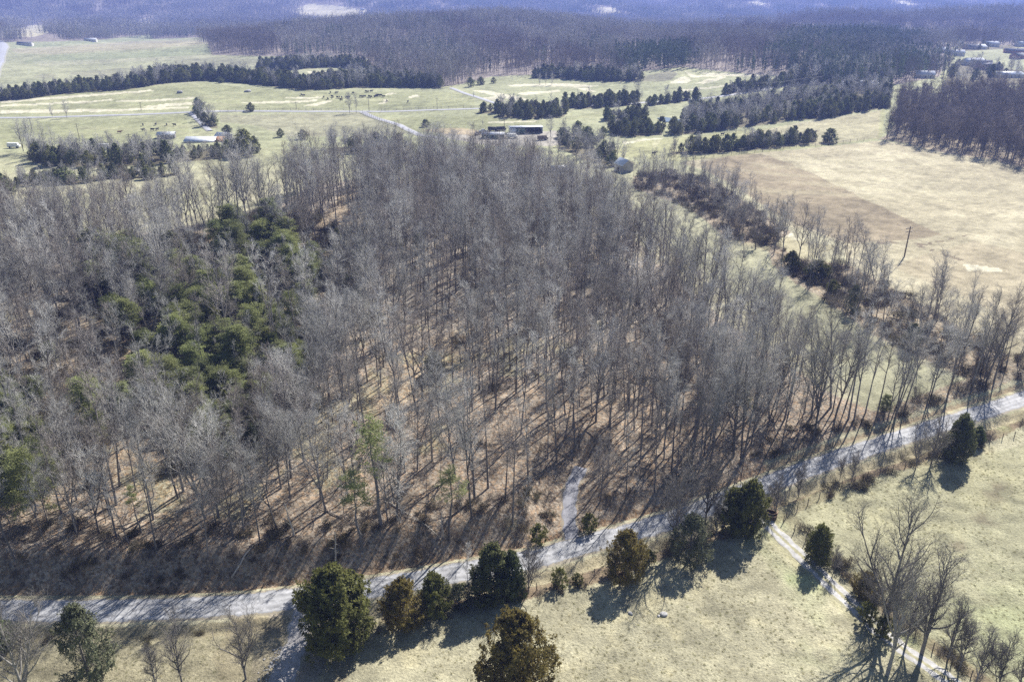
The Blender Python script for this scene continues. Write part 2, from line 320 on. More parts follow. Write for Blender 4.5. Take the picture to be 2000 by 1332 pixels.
# ------------------------------------------------------------------ mesh and material helpers
def mesh_np(name, v, f, mat=None, smooth=False, cols=None):
    """v (N,3), f list of arrays (M,k)"""
    me = bpy.data.meshes.new(name)
    if not isinstance(f, (list, tuple)): f = [f]
    f = [a for a in f if len(a)]
    me.vertices.add(len(v)); me.vertices.foreach_set('co', np.asarray(v, np.float32).ravel())
    if f:
        nl = sum(a.size for a in f); me.loops.add(nl)
        me.loops.foreach_set('vertex_index', np.concatenate([a.ravel() for a in f]).astype(np.int32))
        cnt = np.concatenate([np.full(len(a), a.shape[1]) for a in f]); st = np.concatenate([[0], np.cumsum(cnt)[:-1]])
        me.polygons.add(len(cnt)); me.polygons.foreach_set('loop_start', st.astype(np.int32))
        me.polygons.foreach_set('loop_total', cnt.astype(np.int32))
        if smooth: me.polygons.foreach_set('use_smooth', np.ones(len(cnt), bool))
    me.update(calc_edges=True)
    if mat: me.materials.append(mat)
    return me
def obj(name, me, parent=None, loc=None, rot=None):
    o = bpy.data.objects.new(name, me); C.objects.link(o)
    if parent: o.parent = parent
    if loc is not None: o.location = loc
    if rot is not None: o.rotation_euler = rot
    return o
def tag(o, label=None, cat=None, group=None, kind=None):
    for k, v in (('label', label), ('category', cat), ('group', group), ('kind', kind)):
        if v: o[k] = v
    return o
def mat(name, col, rough=.85, noise=0.0, nscale=3.0, rnd=0.0, hue=None, bump=0.0, metal=0.0, spec=.3, trans=0.0):
    m = bpy.data.materials.new(name); m.use_nodes = True; n = m.node_tree; b = n.nodes['Principled BSDF']
    b.inputs['Roughness'].default_value = rough; b.inputs['Metallic'].default_value = metal
    b.inputs['Specular IOR Level'].default_value = spec
    b.inputs['Base Color'].default_value = (*col, 1)
    src = None
    if noise or rnd or hue:
        rgb = n.nodes.new('ShaderNodeRGB'); rgb.outputs[0].default_value = (*col, 1); src = rgb.outputs[0]
        if hue:
            oi = n.nodes.new('ShaderNodeObjectInfo'); mx = n.nodes.new('ShaderNodeMix'); mx.data_type = 'RGBA'
            n.links.new(oi.outputs['Random'], mx.inputs['Factor']); n.links.new(src, mx.inputs['A']); mx.inputs['B'].default_value = (*hue, 1); src = mx.outputs['Result']
        fac = None
        if noise:
            tc = n.nodes.new('ShaderNodeTexCoord'); tn = n.nodes.new('ShaderNodeTexNoise'); tn.inputs['Scale'].default_value = nscale; tn.inputs['Detail'].default_value = 4
            n.links.new(tc.outputs['Object'], tn.inputs['Vector'])
            mr = n.nodes.new('ShaderNodeMapRange'); mr.inputs['From Min'].default_value = .25; mr.inputs['From Max'].default_value = .75
            mr.inputs['To Min'].default_value = 1 - noise; mr.inputs['To Max'].default_value = 1 + noise
            n.links.new(tn.outputs['Fac'], mr.inputs['Value']); fac = mr.outputs[0]
            if bump:
                bp = n.nodes.new('ShaderNodeBump'); bp.inputs['Strength'].default_value = bump; n.links.new(tn.outputs['Fac'], bp.inputs['Height']); n.links.new(bp.outputs[0], b.inputs['Normal'])
        if rnd:
            oi = n.nodes.new('ShaderNodeObjectInfo'); wn = n.nodes.new('ShaderNodeTexWhiteNoise'); wn.noise_dimensions = '1D'; n.links.new(oi.outputs['Random'], wn.inputs['W'])
            mr2 = n.nodes.new('ShaderNodeMapRange'); mr2.inputs['To Min'].default_value = 1 - rnd; mr2.inputs['To Max'].default_value = 1 + rnd
            n.links.new(wn.outputs['Value'], mr2.inputs['Value'])
            if fac:
                mm = n.nodes.new('ShaderNodeMath'); mm.operation = 'MULTIPLY'; n.links.new(fac, mm.inputs[0]); n.links.new(mr2.outputs[0], mm.inputs[1]); fac = mm.outputs[0]
            else: fac = mr2.outputs[0]
        if fac:
            vm = n.nodes.new('ShaderNodeVectorMath'); vm.operation = 'SCALE'; n.links.new(src, vm.inputs[0]); n.links.new(fac, vm.inputs['Scale']); src = vm.outputs[0]
        n.links.new(src, b.inputs['Base Color'])
    if trans:
        tr = n.nodes.new('ShaderNodeBsdfTranslucent'); ms = n.nodes.new('ShaderNodeMixShader'); ms.inputs[0].default_value = trans
        if src: n.links.new(src, tr.inputs['Color'])
        else: tr.inputs['Color'].default_value = (*col, 1)
        out = n.nodes['Material Output']
        n.links.new(b.outputs[0], ms.inputs[1]); n.links.new(tr.outputs[0], ms.inputs[2]); n.links.new(ms.outputs[0], out.inputs['Surface'])
    return m

# ------------------------------------------------------------------ ground sheet
def ground_material():
    m = bpy.data.materials.new('land'); m.use_nodes = True; n = m.node_tree; L = n.links; b = n.nodes['Principled BSDF']
    b.inputs['Roughness'].default_value = .95; b.inputs['Specular IOR Level'].default_value = .1
    at = n.nodes.new('ShaderNodeAttribute'); at.attribute_name = 'cover'
    geo = n.nodes.new('ShaderNodeNewGeometry')
    def noise(s, d=5, r=.6):
        t = n.nodes.new('ShaderNodeTexNoise'); t.inputs['Scale'].default_value = s; t.inputs['Detail'].default_value = d; t.inputs['Roughness'].default_value = r
        L.new(geo.outputs['Position'], t.inputs['Vector']); return t.outputs['Fac']
    def mr(v, a, b_, c, d):
        t = n.nodes.new('ShaderNodeMapRange'); L.new(v, t.inputs[0])
        for i, q in enumerate((a, b_, c, d)): t.inputs[i + 1].default_value = q
        return t.outputs[0]
    def mul(a, b_):
        t = n.nodes.new('ShaderNodeMath'); t.operation = 'MULTIPLY'; L.new(a, t.inputs[0]); L.new(b_, t.inputs[1]); return t.outputs[0]
    vor = n.nodes.new('ShaderNodeTexVoronoi'); vor.inputs['Scale'].default_value = 3.6; vor.inputs['Randomness'].default_value = 1
    wv = n.nodes.new('ShaderNodeVectorMath'); wv.operation = 'ADD'
    nz = n.nodes.new('ShaderNodeTexNoise'); nz.inputs['Scale'].default_value = 1.5; L.new(geo.outputs['Position'], nz.inputs['Vector'])
    L.new(geo.outputs['Position'], wv.inputs[0]); L.new(nz.outputs['Color'], wv.inputs[1]); L.new(wv.outputs[0], vor.inputs['Vector'])
    fine = noise(2.6, 6, .75); mid = noise(.45, 4, .6)
    # grass: clumps; litter: speckle of pale and dark leaves, shadow-like flecks painted in
    gfac = mul(mr(fine, .3, .7, .62, 1.38), mr(mid, .3, .7, .86, 1.14))
    lv = n.nodes.new('ShaderNodeTexVoronoi'); lv.inputs['Scale'].default_value = 2.8; L.new(geo.outputs['Position'], lv.inputs['Vector'])
    sp = n.nodes.new('ShaderNodeSeparateColor'); L.new(lv.outputs['Color'], sp.inputs[0])
    lfac = mul(mr(sp.outputs[0], 0, 1, .55, 1.45), mr(fine, .3, .7, .7, 1.3))
    al = n.nodes.new('ShaderNodeAttribute'); al.attribute_name = 'litter'
    mx = n.nodes.new('ShaderNodeMix'); mx.data_type = 'FLOAT'; L.new(al.outputs['Fac'], mx.inputs['Factor']); L.new(gfac, mx.inputs['A']); L.new(lfac, mx.inputs['B'])
    vm = n.nodes.new('ShaderNodeVectorMath'); vm.operation = 'SCALE'; L.new(at.outputs['Color'], vm.inputs[0]); L.new(mx.outputs['Result'], vm.inputs['Scale'])
    # some leaves lean to rust, some to grey
    tint = n.nodes.new('ShaderNodeMix'); tint.data_type = 'RGBA'; tint.blend_type = 'MULTIPLY'
    L.new(mul(al.outputs['Fac'], mr(sp.outputs[1], .5, .9, 0, .75)), tint.inputs['Factor']); L.new(vm.outputs[0], tint.inputs['A']); tint.inputs['B'].default_value = (1.08, .86, .66, 1)
    L.new(tint.outputs['Result'], b.inputs['Base Color'])
    bm = n.nodes.new('ShaderNodeBump'); bm.inputs['Strength'].default_value = .9; bm.inputs['Distance'].default_value = .22
    L.new(fine, bm.inputs['Height'])
    bm2 = n.nodes.new('ShaderNodeBump'); bm2.inputs['Strength'].default_value = .45; bm2.inputs['Distance'].default_value = .12
    L.new(vor.outputs['Distance'], bm2.inputs['Height']); L.new(bm.outputs[0], bm2.inputs['Normal']); L.new(bm2.outputs[0], b.inputs['Normal'])
    return m
NR, NC = 1150, 1000
def build_ground():
    yy = np.geomspace(28, 9800, NR)
    uu = np.linspace(-1, 1, NC)
    X = uu[None, :] * (0.80 * yy[:, None] + 90); Y = np.repeat(yy[:, None], NC, 1)
    x = X.ravel(); y = Y.ravel(); z = land_z(x, y)
    idx = np.arange(NR * NC).reshape(NR, NC)
    f = np.stack([idx[:-1, :-1], idx[:-1, 1:], idx[1:, 1:], idx[1:, :-1]], -1).reshape(-1, 4)
    me = mesh_np('ground', np.stack([x, y, z], 1), f, ground_material(), True)
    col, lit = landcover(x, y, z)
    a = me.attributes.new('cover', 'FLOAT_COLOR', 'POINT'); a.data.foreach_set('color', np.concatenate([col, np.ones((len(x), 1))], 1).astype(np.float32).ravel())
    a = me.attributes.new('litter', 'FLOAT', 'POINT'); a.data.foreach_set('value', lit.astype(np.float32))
    o = obj('ground', me); tag(o, kind='structure'); return o
ground = build_ground()
# bare land under and behind the viewpoint, so the sheet does not end at the camera
back = obj('ground', mesh_np('ground', np.array([[-400, -900, -1.2], [400, -900, -1.2], [400, 29, -1.2], [-400, 29, -1.2]], float), np.array([[0, 1, 2, 3]]), mat('pasture', (.28, .28, .16), .95, .2, .5)))
tag(back, kind='structure')

# ------------------------------------------------------------------ roads
def ribbon(name, line, width, material, dz=.05, step=2.0, ragged=0.0, offs=0.0, nx=5, uvm=None):
    P = np.array(line); seg = np.hypot(*np.diff(P, axis=0).T); s = np.concatenate([[0], np.cumsum(seg)])
    t = np.arange(0, s[-1], step); x = np.interp(t, s, P[:, 0]); y = np.interp(t, s, P[:, 1])
    dx = np.gradient(x); dy = np.gradient(y); L = np.hypot(dx, dy); nxv, nyv = -dy / L, dx / L
    V = []
    for k in range(nx):
        q = (k / (nx - 1) - .5) * width + offs
        e = ragged * fbm(t / 1.3, t * 0 + k, 3, 51 + k) * (abs(k / (nx - 1) - .5) * 2)
        V.append(np.stack([x + nxv * (q + e), y + nyv * (q + e)], 1))
    V = np.stack(V, 1).reshape(-1, 2)
    z = land_z(V[:, 0], V[:, 1]) + np.tile(dz * np.where(np.abs(np.linspace(-1, 1, nx)) > .99, -.6 if nx > 5 else .3, 1), len(t))
    n = len(t); idx = np.arange(n * nx).reshape(n, nx)
    f = np.stack([idx[:-1, :-1], idx[1:, :-1], idx[1:, 1:], idx[:-1, 1:]], -1).reshape(-1, 4)
    f = f[:, ::-1]
    me = mesh_np(name, np.column_stack([V, z]), f, material, True)
    a = me.attributes.new('across', 'FLOAT', 'POINT'); a.data.foreach_set('value', np.tile(np.linspace(-1, 1, nx), n).astype(np.float32))
    return obj(name, me)
def road_mat(name, col, edge, grit=1.0, tracks=0.0, crown=None):
    m = bpy.data.materials.new(name); m.use_nodes = True; n = m.node_tree; L = n.links; b = n.nodes['Principled BSDF']
    b.inputs['Roughness'].default_value = .8; b.inputs['Specular IOR Level'].default_value = .25
    geo = n.nodes.new('ShaderNodeNewGeometry'); at = n.nodes.new('ShaderNodeAttribute'); at.attribute_name = 'across'
    ab = n.nodes.new('ShaderNodeMath'); ab.operation = 'ABSOLUTE'; L.new(at.outputs['Fac'], ab.inputs[0])
    n1 = n.nodes.new('ShaderNodeTexNoise'); n1.inputs['Scale'].default_value = 1.3; n1.inputs['Detail'].default_value = 8; n1.inputs['Roughness'].default_value = .7; L.new(geo.outputs['Position'], n1.inputs['Vector'])
    n2 = n.nodes.new('ShaderNodeTexNoise'); n2.inputs['Scale'].default_value = .22; n2.inputs['Detail'].default_value = 4; L.new(geo.outputs['Position'], n2.inputs['Vector'])
    ad = n.nodes.new('ShaderNodeMath'); ad.operation = 'MULTIPLY_ADD'; L.new(n1.outputs['Fac'], ad.inputs[0]); ad.inputs[1].default_value = .5; L.new(ab.outputs[0], ad.inputs[2])
    r = n.nodes.new('ShaderNodeValToRGB'); L.new(ad.outputs[0], r.inputs[0]); e = r.color_ramp.elements
    if crown:
        e[0].position = .38; e[0].color = (*crown, 1); e[1].position = .52; e[1].color = (*col, 1)
        k = e.new(1.12); k.color = (*col, 1); k = e.new(1.26); k.color = (*edge, 1)
    else:
        e[0].position = .2; e[0].color = (*[c * .93 for c in col], 1); e[1].position = .42; e[1].color = (*[min(c * (1 + tracks), .9) for c in col], 1)
        k = e.new(.62); k.color = (*[c * .9 for c in col], 1); k = e.new(.85); k.color = (*[min(c * (1 + tracks), .9) for c in col], 1); k = e.new(1.08); k.color = (*[c * .82 for c in col], 1); k = e.new(1.25); k.color = (*edge, 1)
    def mr(v, c, d):
        t = n.nodes.new('ShaderNodeMapRange'); L.new(v, t.inputs[0])
        for i, q in enumerate((.3, .7, c, d)): t.inputs[i + 1].default_value = q
        return t.outputs[0]
    mu = n.nodes.new('ShaderNodeMath'); mu.operation = 'MULTIPLY'; L.new(mr(n1.outputs['Fac'], 1 - .2 * grit, 1 + .2 * grit), mu.inputs[0]); L.new(mr(n2.outputs['Fac'], .86, 1.14), mu.inputs[1])
    vm = n.nodes.new('ShaderNodeVectorMath'); vm.operation = 'SCALE'; L.new(r.outputs[0], vm.inputs[0]); L.new(mu.outputs[0], vm.inputs['Scale']); L.new(vm.outputs[0], b.inputs['Base Color'])
    bm = n.nodes.new('ShaderNodeBump'); bm.inputs['Strength'].default_value = .25 * grit; bm.inputs['Distance'].default_value = .04; L.new(n1.outputs['Fac'], bm.inputs['Height']); L.new(bm.outputs[0], b.inputs['Normal'])
    return m
M_ROAD = road_mat('worn_asphalt', (.30, .30, .308), (.30, .265, .2), 1.5, .30)
tag(ribbon('road', ROAD, 5.4, M_ROAD, .07, 1.0, .5, nx=9), kind='structure')
tag(ribbon('side_road', SIDE, 3.0, road_mat('side_asphalt', (.25, .25, .275), (.26, .22, .16), 1.0, .05), .055, .8, .6, nx=9), kind='structure')  # asphalt toned darker, so some of the wood's shade is in its colour
tag(ribbon('gravel_track', DRIVE, 3.0, road_mat('gravel', (.42, .41, .40), (.32, .3, .19), 1.5, .1, (.31, .29, .18)), .06, .8, .5, nx=9), kind='structure')
tag(ribbon('gravel_lane', LANE, 4.0, road_mat('pale_gravel', (.40, .38, .37), (.34, .3, .22), 1.6, .1), .06, .8, .9, nx=9), kind='structure')
M_FAR = road_mat('far_asphalt', (.40, .40, .43), (.34, .33, .26), .4)
tag(ribbon('valley_road', FARROAD, 5.5, M_FAR, .35, 8, 0), kind='structure')
tag(ribbon('farm_drive', FARDRIVE, 5.0, M_FAR, .35, 6, 0), kind='structure')
tag(ribbon('barn_lane', BARNLANE, 4.0, M_FAR, .45, 5, 0), kind='structure')
tag(ribbon('hillside_lane', UPLANE, 4.5, M_FAR, .35, 6, 0), kind='structure')
tag(ribbon('highway', HIGHWAY, 14, M_FAR, .8, 10, .3), kind='structure')

# ------------------------------------------------------------------ tree building
def unit(a): return a / np.maximum(np.linalg.norm(a, axis=-1, keepdims=True), 1e-9)
def perp_rand(t, r):
    v = r.normal(size=t.shape); v -= (v * t).sum(-1, keepdims=True) * t; return unit(v)
def spawn(r, par, n, u0, u1, ang, length, K, upb, wob, golden=False, jl=.25, drop=None):
    """children of polylines par (N,Kp,3): n each -> (N*n,K,3) and their start parameter"""
    N, Kp, _ = par.shape
    u = u0 + (u1 - u0) * (np.arange(n)[None, :] + r.random((N, n))) / n
    f = u * (Kp - 1); i = np.clip(f.astype(int), 0, Kp - 2); w = (f - i)[..., None]
    a = np.take_along_axis(par, i[..., None].repeat(3, -1), 1); b = np.take_along_axis(par, (i + 1)[..., None].repeat(3, -1), 1)
    p = a * (1 - w) + b * w; t = unit(b - a)
    if golden:
        ph = (np.arange(n) * 2.399 + r.random() * 6)[None, :] + r.normal(0, .35, (N, n))
        side = np.stack([np.cos(ph), np.sin(ph), 0 * ph], -1); side = unit(side - (side * t).sum(-1, keepdims=True) * t)
    else: side = perp_rand(t, r)
    an = np.asarray(ang(u) if callable(ang) else ang) * (1 + .18 * r.normal(size=u.shape))
    d = t * np.cos(an)[..., None] + side * np.sin(an)[..., None]
    L = (length(u) if callable(length) else length) * (1 + jl * r.normal(size=u.shape)).clip(.4, 1.7)
    p = p.reshape(-1, 3); d = d.reshape(-1, 3); L = L.reshape(-1, 1)
    if drop:
        k = r.random(len(p)) > drop; p, d, L = p[k], d[k], L[k]; u = u.reshape(-1)[k]
    out = [p]
    for k in range(K - 1):
        d = unit(d + np.array([0, 0, upb]) + wob * r.normal(size=d.shape))
        out.append(out[-1] + d * L / (K - 1))
    return np.stack(out, 1), u.reshape(-1)
def tubes(lines, r0, r1, sides, power=1.0):
    """tapered tubes along polylines (N,K,3); r0,r1 arrays or numbers"""
    N, K, _ = lines.shape
    t = np.zeros_like(lines); t[:, 1:-1] = lines[:, 2:] - lines[:, :-2]; t[:, 0] = lines[:, 1] - lines[:, 0]; t[:, -1] = lines[:, -1] - lines[:, -2]; t = unit(t)
    ref = np.where(np.abs(t[..., 2:3]) > .9, np.array([1., 0, 0]), np.array([0, 0, 1.])); a = unit(np.cross(t, ref)); b = np.cross(t, a)
    q = np.linspace(0, 1, K)[None, :] ** power
    R = (np.asarray(r0, float).reshape(-1, 1) * (1 - q) + np.asarray(r1, float).reshape(-1, 1) * q) * np.ones((N, 1))
    ph = np.arange(sides) / sides * 2 * math.pi
    V = lines[:, :, None] + R[:, :, None, None] * (a[:, :, None] * np.cos(ph)[None, None, :, None] + b[:, :, None] * np.sin(ph)[None, None, :, None])
    idx = np.arange(N * K * sides).reshape(N, K, sides); nx = np.roll(idx, -1, 2)
    F = np.stack([idx[:, :-1], nx[:, :-1], nx[:, 1:], idx[:, 1:]], -1).reshape(-1, 4)
    return V.reshape(-1, 3), F
def slivers(lines, w, r):
    """one long thin triangle per line (N,2+,3)"""
    a = lines[:, 0]; b = lines[:, -1]; s = perp_rand(unit(b - a), r) * w
    V = np.stack([a - s, a + s, b], 1).reshape(-1, 3); F = np.arange(len(V)).reshape(-1, 3); return V, F
def join(parts):
    V = []; F = {3: [], 4: []}; o = 0
    for v, f in parts:
        V.append(v); F[f.shape[1]].append(f + o); o += len(v)
    return np.concatenate(V), [np.concatenate(F[k]) for k in (3, 4) if F[k]]

def bare_tree(seed, H=19, r0=.2, crown=.42, spread=3.2, forks=1, lean=.02, nl=17, ns=7, ntw=6, ntl=5, twig=.95, up=.12, low=54, thick=1.3):
    r = np.random.default_rng(seed)
    K = 12; tr = np.zeros((1, K, 3)); tr[0, :, 2] = np.linspace(-1.0, H, K)
    w = np.cumsum(r.normal(0, lean * H / 8, (K, 2)), 0); w[0:2] = 0; tr[0, :, :2] = w * np.linspace(0, 1, K)[:, None]
    leaders = [tr]; parts_t = [tubes(tr, r0, .03, 7, .85)]
    if forks > 1:
        f, u = spawn(r, tr, forks - 1, crown * .75, crown * 1.15, .38, H * (1 - crown) * .95, 8, .10, .05)
        leaders.append(None); parts_t.append(tubes(f, r0 * .6, .025, 6)); fk = f
    az0 = r.random() * 6.283
    limbs, u = spawn(r, tr, nl, crown, .985, lambda q: rad(low) * (1 - .55 * (q - crown) / (1 - crown)), lambda q: spread * (1.18 - .55 * ((q - crown) / (1 - crown)) ** 1.6) * (0.55 + .45 * sstep(crown, crown + .16, q)), 6, up, .13, golden=True, jl=.34)
    side = limbs[:, -1, :2] - limbs[:, 0, :2]; asym = 1 + .34 * np.cos(np.arctan2(side[:, 1], side[:, 0]) - az0); limbs = limbs[:, :1] + (limbs - limbs[:, :1]) * asym[:, None, None]
    lr = (.075 - .05 * (u - crown) / (1 - crown)) * (spread / 3.2) * thick
    if forks > 1:
        l2, u2 = spawn(r, fk, max(6, nl // forks), .22, .98, lambda q: rad(50) * (1 - .4 * q), lambda q: spread * (.95 - .4 * q), 6, up, .10, golden=True)
        limbs = np.concatenate([limbs, l2]); lr = np.concatenate([lr, (.06 - .035 * u2) * spread / 3.2 * thick])
    parts_t.append(tubes(limbs, lr, .016, 4)); parts_c = []
    sub, us = spawn(r, limbs, ns, .18, 1.0, rad(40), lambda q: spread * .47 * (1.1 - .55 * q), 4, up * .9, .13)
    parts_c.append(tubes(sub, .022 * thick, .008, 3))
    tw, _ = spawn(r, sub, ntw, .15, 1.0, rad(38), spread * .24, 3, up * .7, .16); parts_c.append(tubes(tw, .0095 * twig, .004 * twig, 3))
    tl, _ = spawn(r, tw, ntl, .15, 1.0, rad(36), spread * .13, 2, up, .1); parts_c.append(slivers(tl, .009 * twig, r))
    # a few short dead stubs low on the stem
    st, _ = spawn(r, tr, 5, .18, crown, rad(75), spread * .28, 3, -.05, .2); parts_c.append(tubes(st, .022, .008, 3))
    return join(parts_t), join(parts_c)

def leaf_tris(c, nrm, size, r, asp=.45):
    """small pointed faces at points c facing roughly along nrm"""
    n = unit(nrm + .55 * r.normal(size=c.shape)); a = perp_rand(n, r); b = np.cross(n, a)
    s = size * (0.6 + .8 * r.random((len(c), 1)))
    V = np.stack([c - a * s * asp, c + a * s * asp, c + b * s + n * s * .3], 1).reshape(-1, 3)
    return V, np.arange(len(V)).reshape(-1, 3)
def cedar(seed, H=8, R=2.6, n=420, m=26, size=.30, belly=.32, col=1.0, point=1.0, gaps=.1):
    """juniper: many upswept sprays filling an uneven ovoid crown"""
    r = np.random.default_rng(seed)
    tr = np.zeros((1, 7, 3)); tr[0, :, 2] = np.linspace(-.6, H * .93, 7); tr[0, 1:, :2] = np.cumsum(r.normal(0, .06, (6, 2)), 0)
    br, u = spawn(r, tr, 42, .1, .95, rad(58), lambda q: R * .85 * (1 - q) ** .6 + .2, 4, .15, .1, golden=True)
    T = join([tubes(tr, .17 * H / 8 + .04, .02, 6), tubes(br, .035, .008, 3)])
    t = r.random(n) ** .9; ph = r.random(n) * 6.283
    prof = np.where(t < belly, .62 + .38 * np.sqrt(np.clip(t / belly, 0, 1)), np.clip(1 - ((t - belly) / (1 - belly)) ** (1.9 / point), 0, 1) ** .8)
    lump = 1 + .26 * vnoise(ph * 1.3 + seed, t * 4, seed) * 2 + .2 * vnoise(ph * 3 + seed, t * 9, seed + 3) * 2 + .13 * r.normal(size=n)
    rr = R * prof * lump * (1 - .62 * r.random(n) ** 2.0)
    cx = rr * np.cos(ph); cy = rr * np.sin(ph); cz = H * (.05 + .93 * t) + .12 * r.normal(size=n)
    c = np.stack([cx, cy, cz], 1); o = unit(np.stack([np.cos(ph), np.sin(ph), .55 + 0 * ph], 1))
    keep = vnoise(ph * 1.6 + seed, t * 5, seed) > gaps - .5
    c, o = c[keep], o[keep]
    # each spray: a plume of small faces strung along an upswept axis
    k = r.random((len(c), m, 1)); L = (.7 + .8 * r.random((len(c), 1, 1))) * H / 9
    ax = unit(o + np.array([0, 0, .9]) + .3 * r.normal(size=o.shape))
    pts = c[:, None] + ax[:, None] * (k - .3) * L + r.normal(size=(len(c), m, 3)) * .21 * (1.15 - k) * H / 9 * 1.3
    V, F = leaf_tris(pts.reshape(-1, 3), np.repeat(o, m, 0), size * H / 9 + .04, r)
    return T, (V, [F])
def pine(seed, H=11, R=2.4, base=.35, n=36, m=26, sub=5, size=.21):
    """open-crowned pine: limbs carrying separate tufts of needles"""
    r = np.random.default_rng(seed)
    tr = np.zeros((1, 9, 3)); tr[0, :, 2] = np.linspace(-.8, H, 9); tr[0, 2:, :2] = np.cumsum(r.normal(0, .14, (7, 2)), 0)
    br, u = spawn(r, tr, n, base, .99, lambda q: rad(80) - rad(40) * (q - base) / (1 - base), lambda q: R * (1.12 - .75 * ((q - base) / (1 - base)) ** 1.3) * (.7 + .3 * sstep(base, base + .2, q)), 5, .05, .12, golden=True)
    sb, _ = spawn(r, br, sub, .25, 1, rad(45), R * .38, 3, .12, .15)
    T = join([tubes(tr, .16 * H / 11 + .02, .03, 6), tubes(br, .04, .012, 3), tubes(sb, .015, .006, 3)])
    tips = np.concatenate([sb[:, -1], sb[:, 1] * .4 + sb[:, -1] * .6, br[:, -1]]); 
    pts = tips[:, None] + r.normal(size=(len(tips), m, 3)) * np.array([.27, .27, .13]) * R / 2.2
    V, F = leaf_tris(pts.reshape(-1, 3), np.tile([0, 0, 1.0], (len(tips) * m, 1)) + .7 * unit(r.normal(size=(len(tips) * m, 3))), size, r, .3)
    return T, (V, [F])
def bush(seed, R=1.0, H=1.3, n=26, twigs=7, leaf=0, size=.12):
    """low tangle of stems, with leaves when leaf > 0"""
    r = np.random.default_rng(seed)
    base = np.zeros((n, 3)); a = r.random(n) * 6.283; q = np.sqrt(r.random(n)) * R * .55; base[:, 0] = q * np.cos(a); base[:, 1] = q * np.sin(a); base[:, 2] = -.15
    d = unit(np.stack([base[:, 0] * .8, base[:, 1] * .8, np.full(n, R * .9)], 1) + .25 * r.normal(size=(n, 3)))
    st = [base]
    for k in range(3):
        d = unit(d + .22 * r.normal(size=d.shape)); st.append(st[-1] + d * H * .36 * (1 + .25 * r.normal(size=(n, 1))))
    st = np.stack(st, 1); P = [tubes(st, .022, .008, 3)]
    tw, _ = spawn(r, st, twigs, .2, 1, rad(42), H * .42, 3, .06, .2); P.append(tubes(tw, .010, .005, 3))
    tl, _ = spawn(r, tw, 3, .2, 1, rad(40), H * .2, 2, .05, .1); P.append(slivers(tl, .010, r))
    S = join(P)
    if not leaf: return S, None
    pts = tw[:, -1][:, None] + r.normal(size=(len(tw), leaf, 3)) * H * .13
    V, F = leaf_tris(pts.reshape(-1, 3), r.normal(size=(len(tw) * leaf, 3)) + [0, 0, .6], size, r, .5)
    return S, (V, [F])

# bark and foliage
M_TRUNK = mat('bark', (.155, .140, .130), .9, .3, 2.0, .22, hue=(.23, .215, .205), bump=.3)
M_TWIG = mat('twigs', (.35, .34, .32), .85, .12, .4, .30, hue=(.56, .545, .515))
M_TWIG_D = mat('dark_twigs', (.20, .185, .17), .85, .12, .4, .2)
M_TWIG_B = mat('brown_twigs', (.27, .235, .205), .85, .12, .4, .2, hue=(.36, .325, .30))
M_WHITE = mat('pale_bark', (.36, .34, .31), .85, .25, 1.5)
M_CEDAR = mat('olive_needles', (.165, .170, .050), .8, .4, 1.1, .15, trans=.4)
M_CEDAR_R = mat('rusty_needles', (.205, .165, .050), .8, .4, 1.0, .12, trans=.4)
M_CEDAR_D = mat('dark_needles', (.105, .135, .052), .8, .4, 1.1, .15, hue=(.145, .15, .055), trans=.35)
M_CEDAR_G = mat('grey_green_needles', (.14, .15, .085), .8, .35, 1.1, .12, trans=.2)
M_CEDAR_M = mat('juniper_green', (.135, .160, .055), .8, .4, .6, .3, hue=(.18, .18, .065), trans=.2)
M_PINE = mat('pine_needles', (.225, .255, .10), .75, .3, .8, .3, hue=(.30, .32, .13), trans=.45)
M_BRUSH = mat('brush', (.17, .145, .12), .9, .25, 1.5, .3, hue=(.12, .105, .085))
M_BRUSHLEAF = mat('brush_leaves', (.095, .09, .045), .85, .35, 1.5, .3, hue=(.12, .095, .055), trans=.2)

def meshpair(n1, n2, T, Cn, mt, mc):
    return mesh_np(n1, T[0], T[1], mt, True), mesh_np(n2, Cn[0], Cn[1], mc)
BARE = []      # (trunk mesh, crown mesh, height)
specs = [  # seed height stem-radius crown-start spread forks limbs brown
    (1, 19, .19, .42, 3.2, 1, 15, 0), (2, 21, .22, .38, 3.6, 1, 16, 0), (3, 18, .18, .36, 3.7, 2, 13, 0), (4, 22, .23, .50, 3.0, 1, 13, 1), (5, 16, .17, .30, 4.0, 2, 14, 0),
    (6, 19, .24, .28, 5.0, 2, 18, 0), (7, 20, .19, .52, 2.5, 1, 11, 1), (8, 18, .26, .24, 5.8, 3, 18, 0), (9, 15, .14, .40, 2.6, 1, 11, 0), (10, 20, .20, .48, 3.2, 2, 11, 0),
    (11, 17, .17, .60, 2.2, 1, 8, 1), (12, 20, .24, .33, 4.6, 3, 15, 1), (13, 13, .13, .30, 3.2, 2, 12, 0), (14, 21, .21, .56, 2.8, 2, 10, 0)]
for s, H, r0, cr, sp, fk, nl, brn in specs:
    T, Cn = bare_tree(100 + s, H, r0, cr, sp, fk, .022, nl)
    BARE.append((*meshpair('trunk', 'crown', T, Cn, M_TRUNK, M_TWIG_B if brn else M_TWIG), H))
SAPL = []
for s, H in ((21, 8), (22, 10), (23, 12)):
    T, Cn = bare_tree(s, H, .055 + .005 * (H - 8), .30, 1.35 + .1 * (H - 8), 1, .03, 11, 6, 5, 3)
    SAPL.append((*meshpair('trunk', 'crown', T, Cn, M_TRUNK, M_TWIG), H))
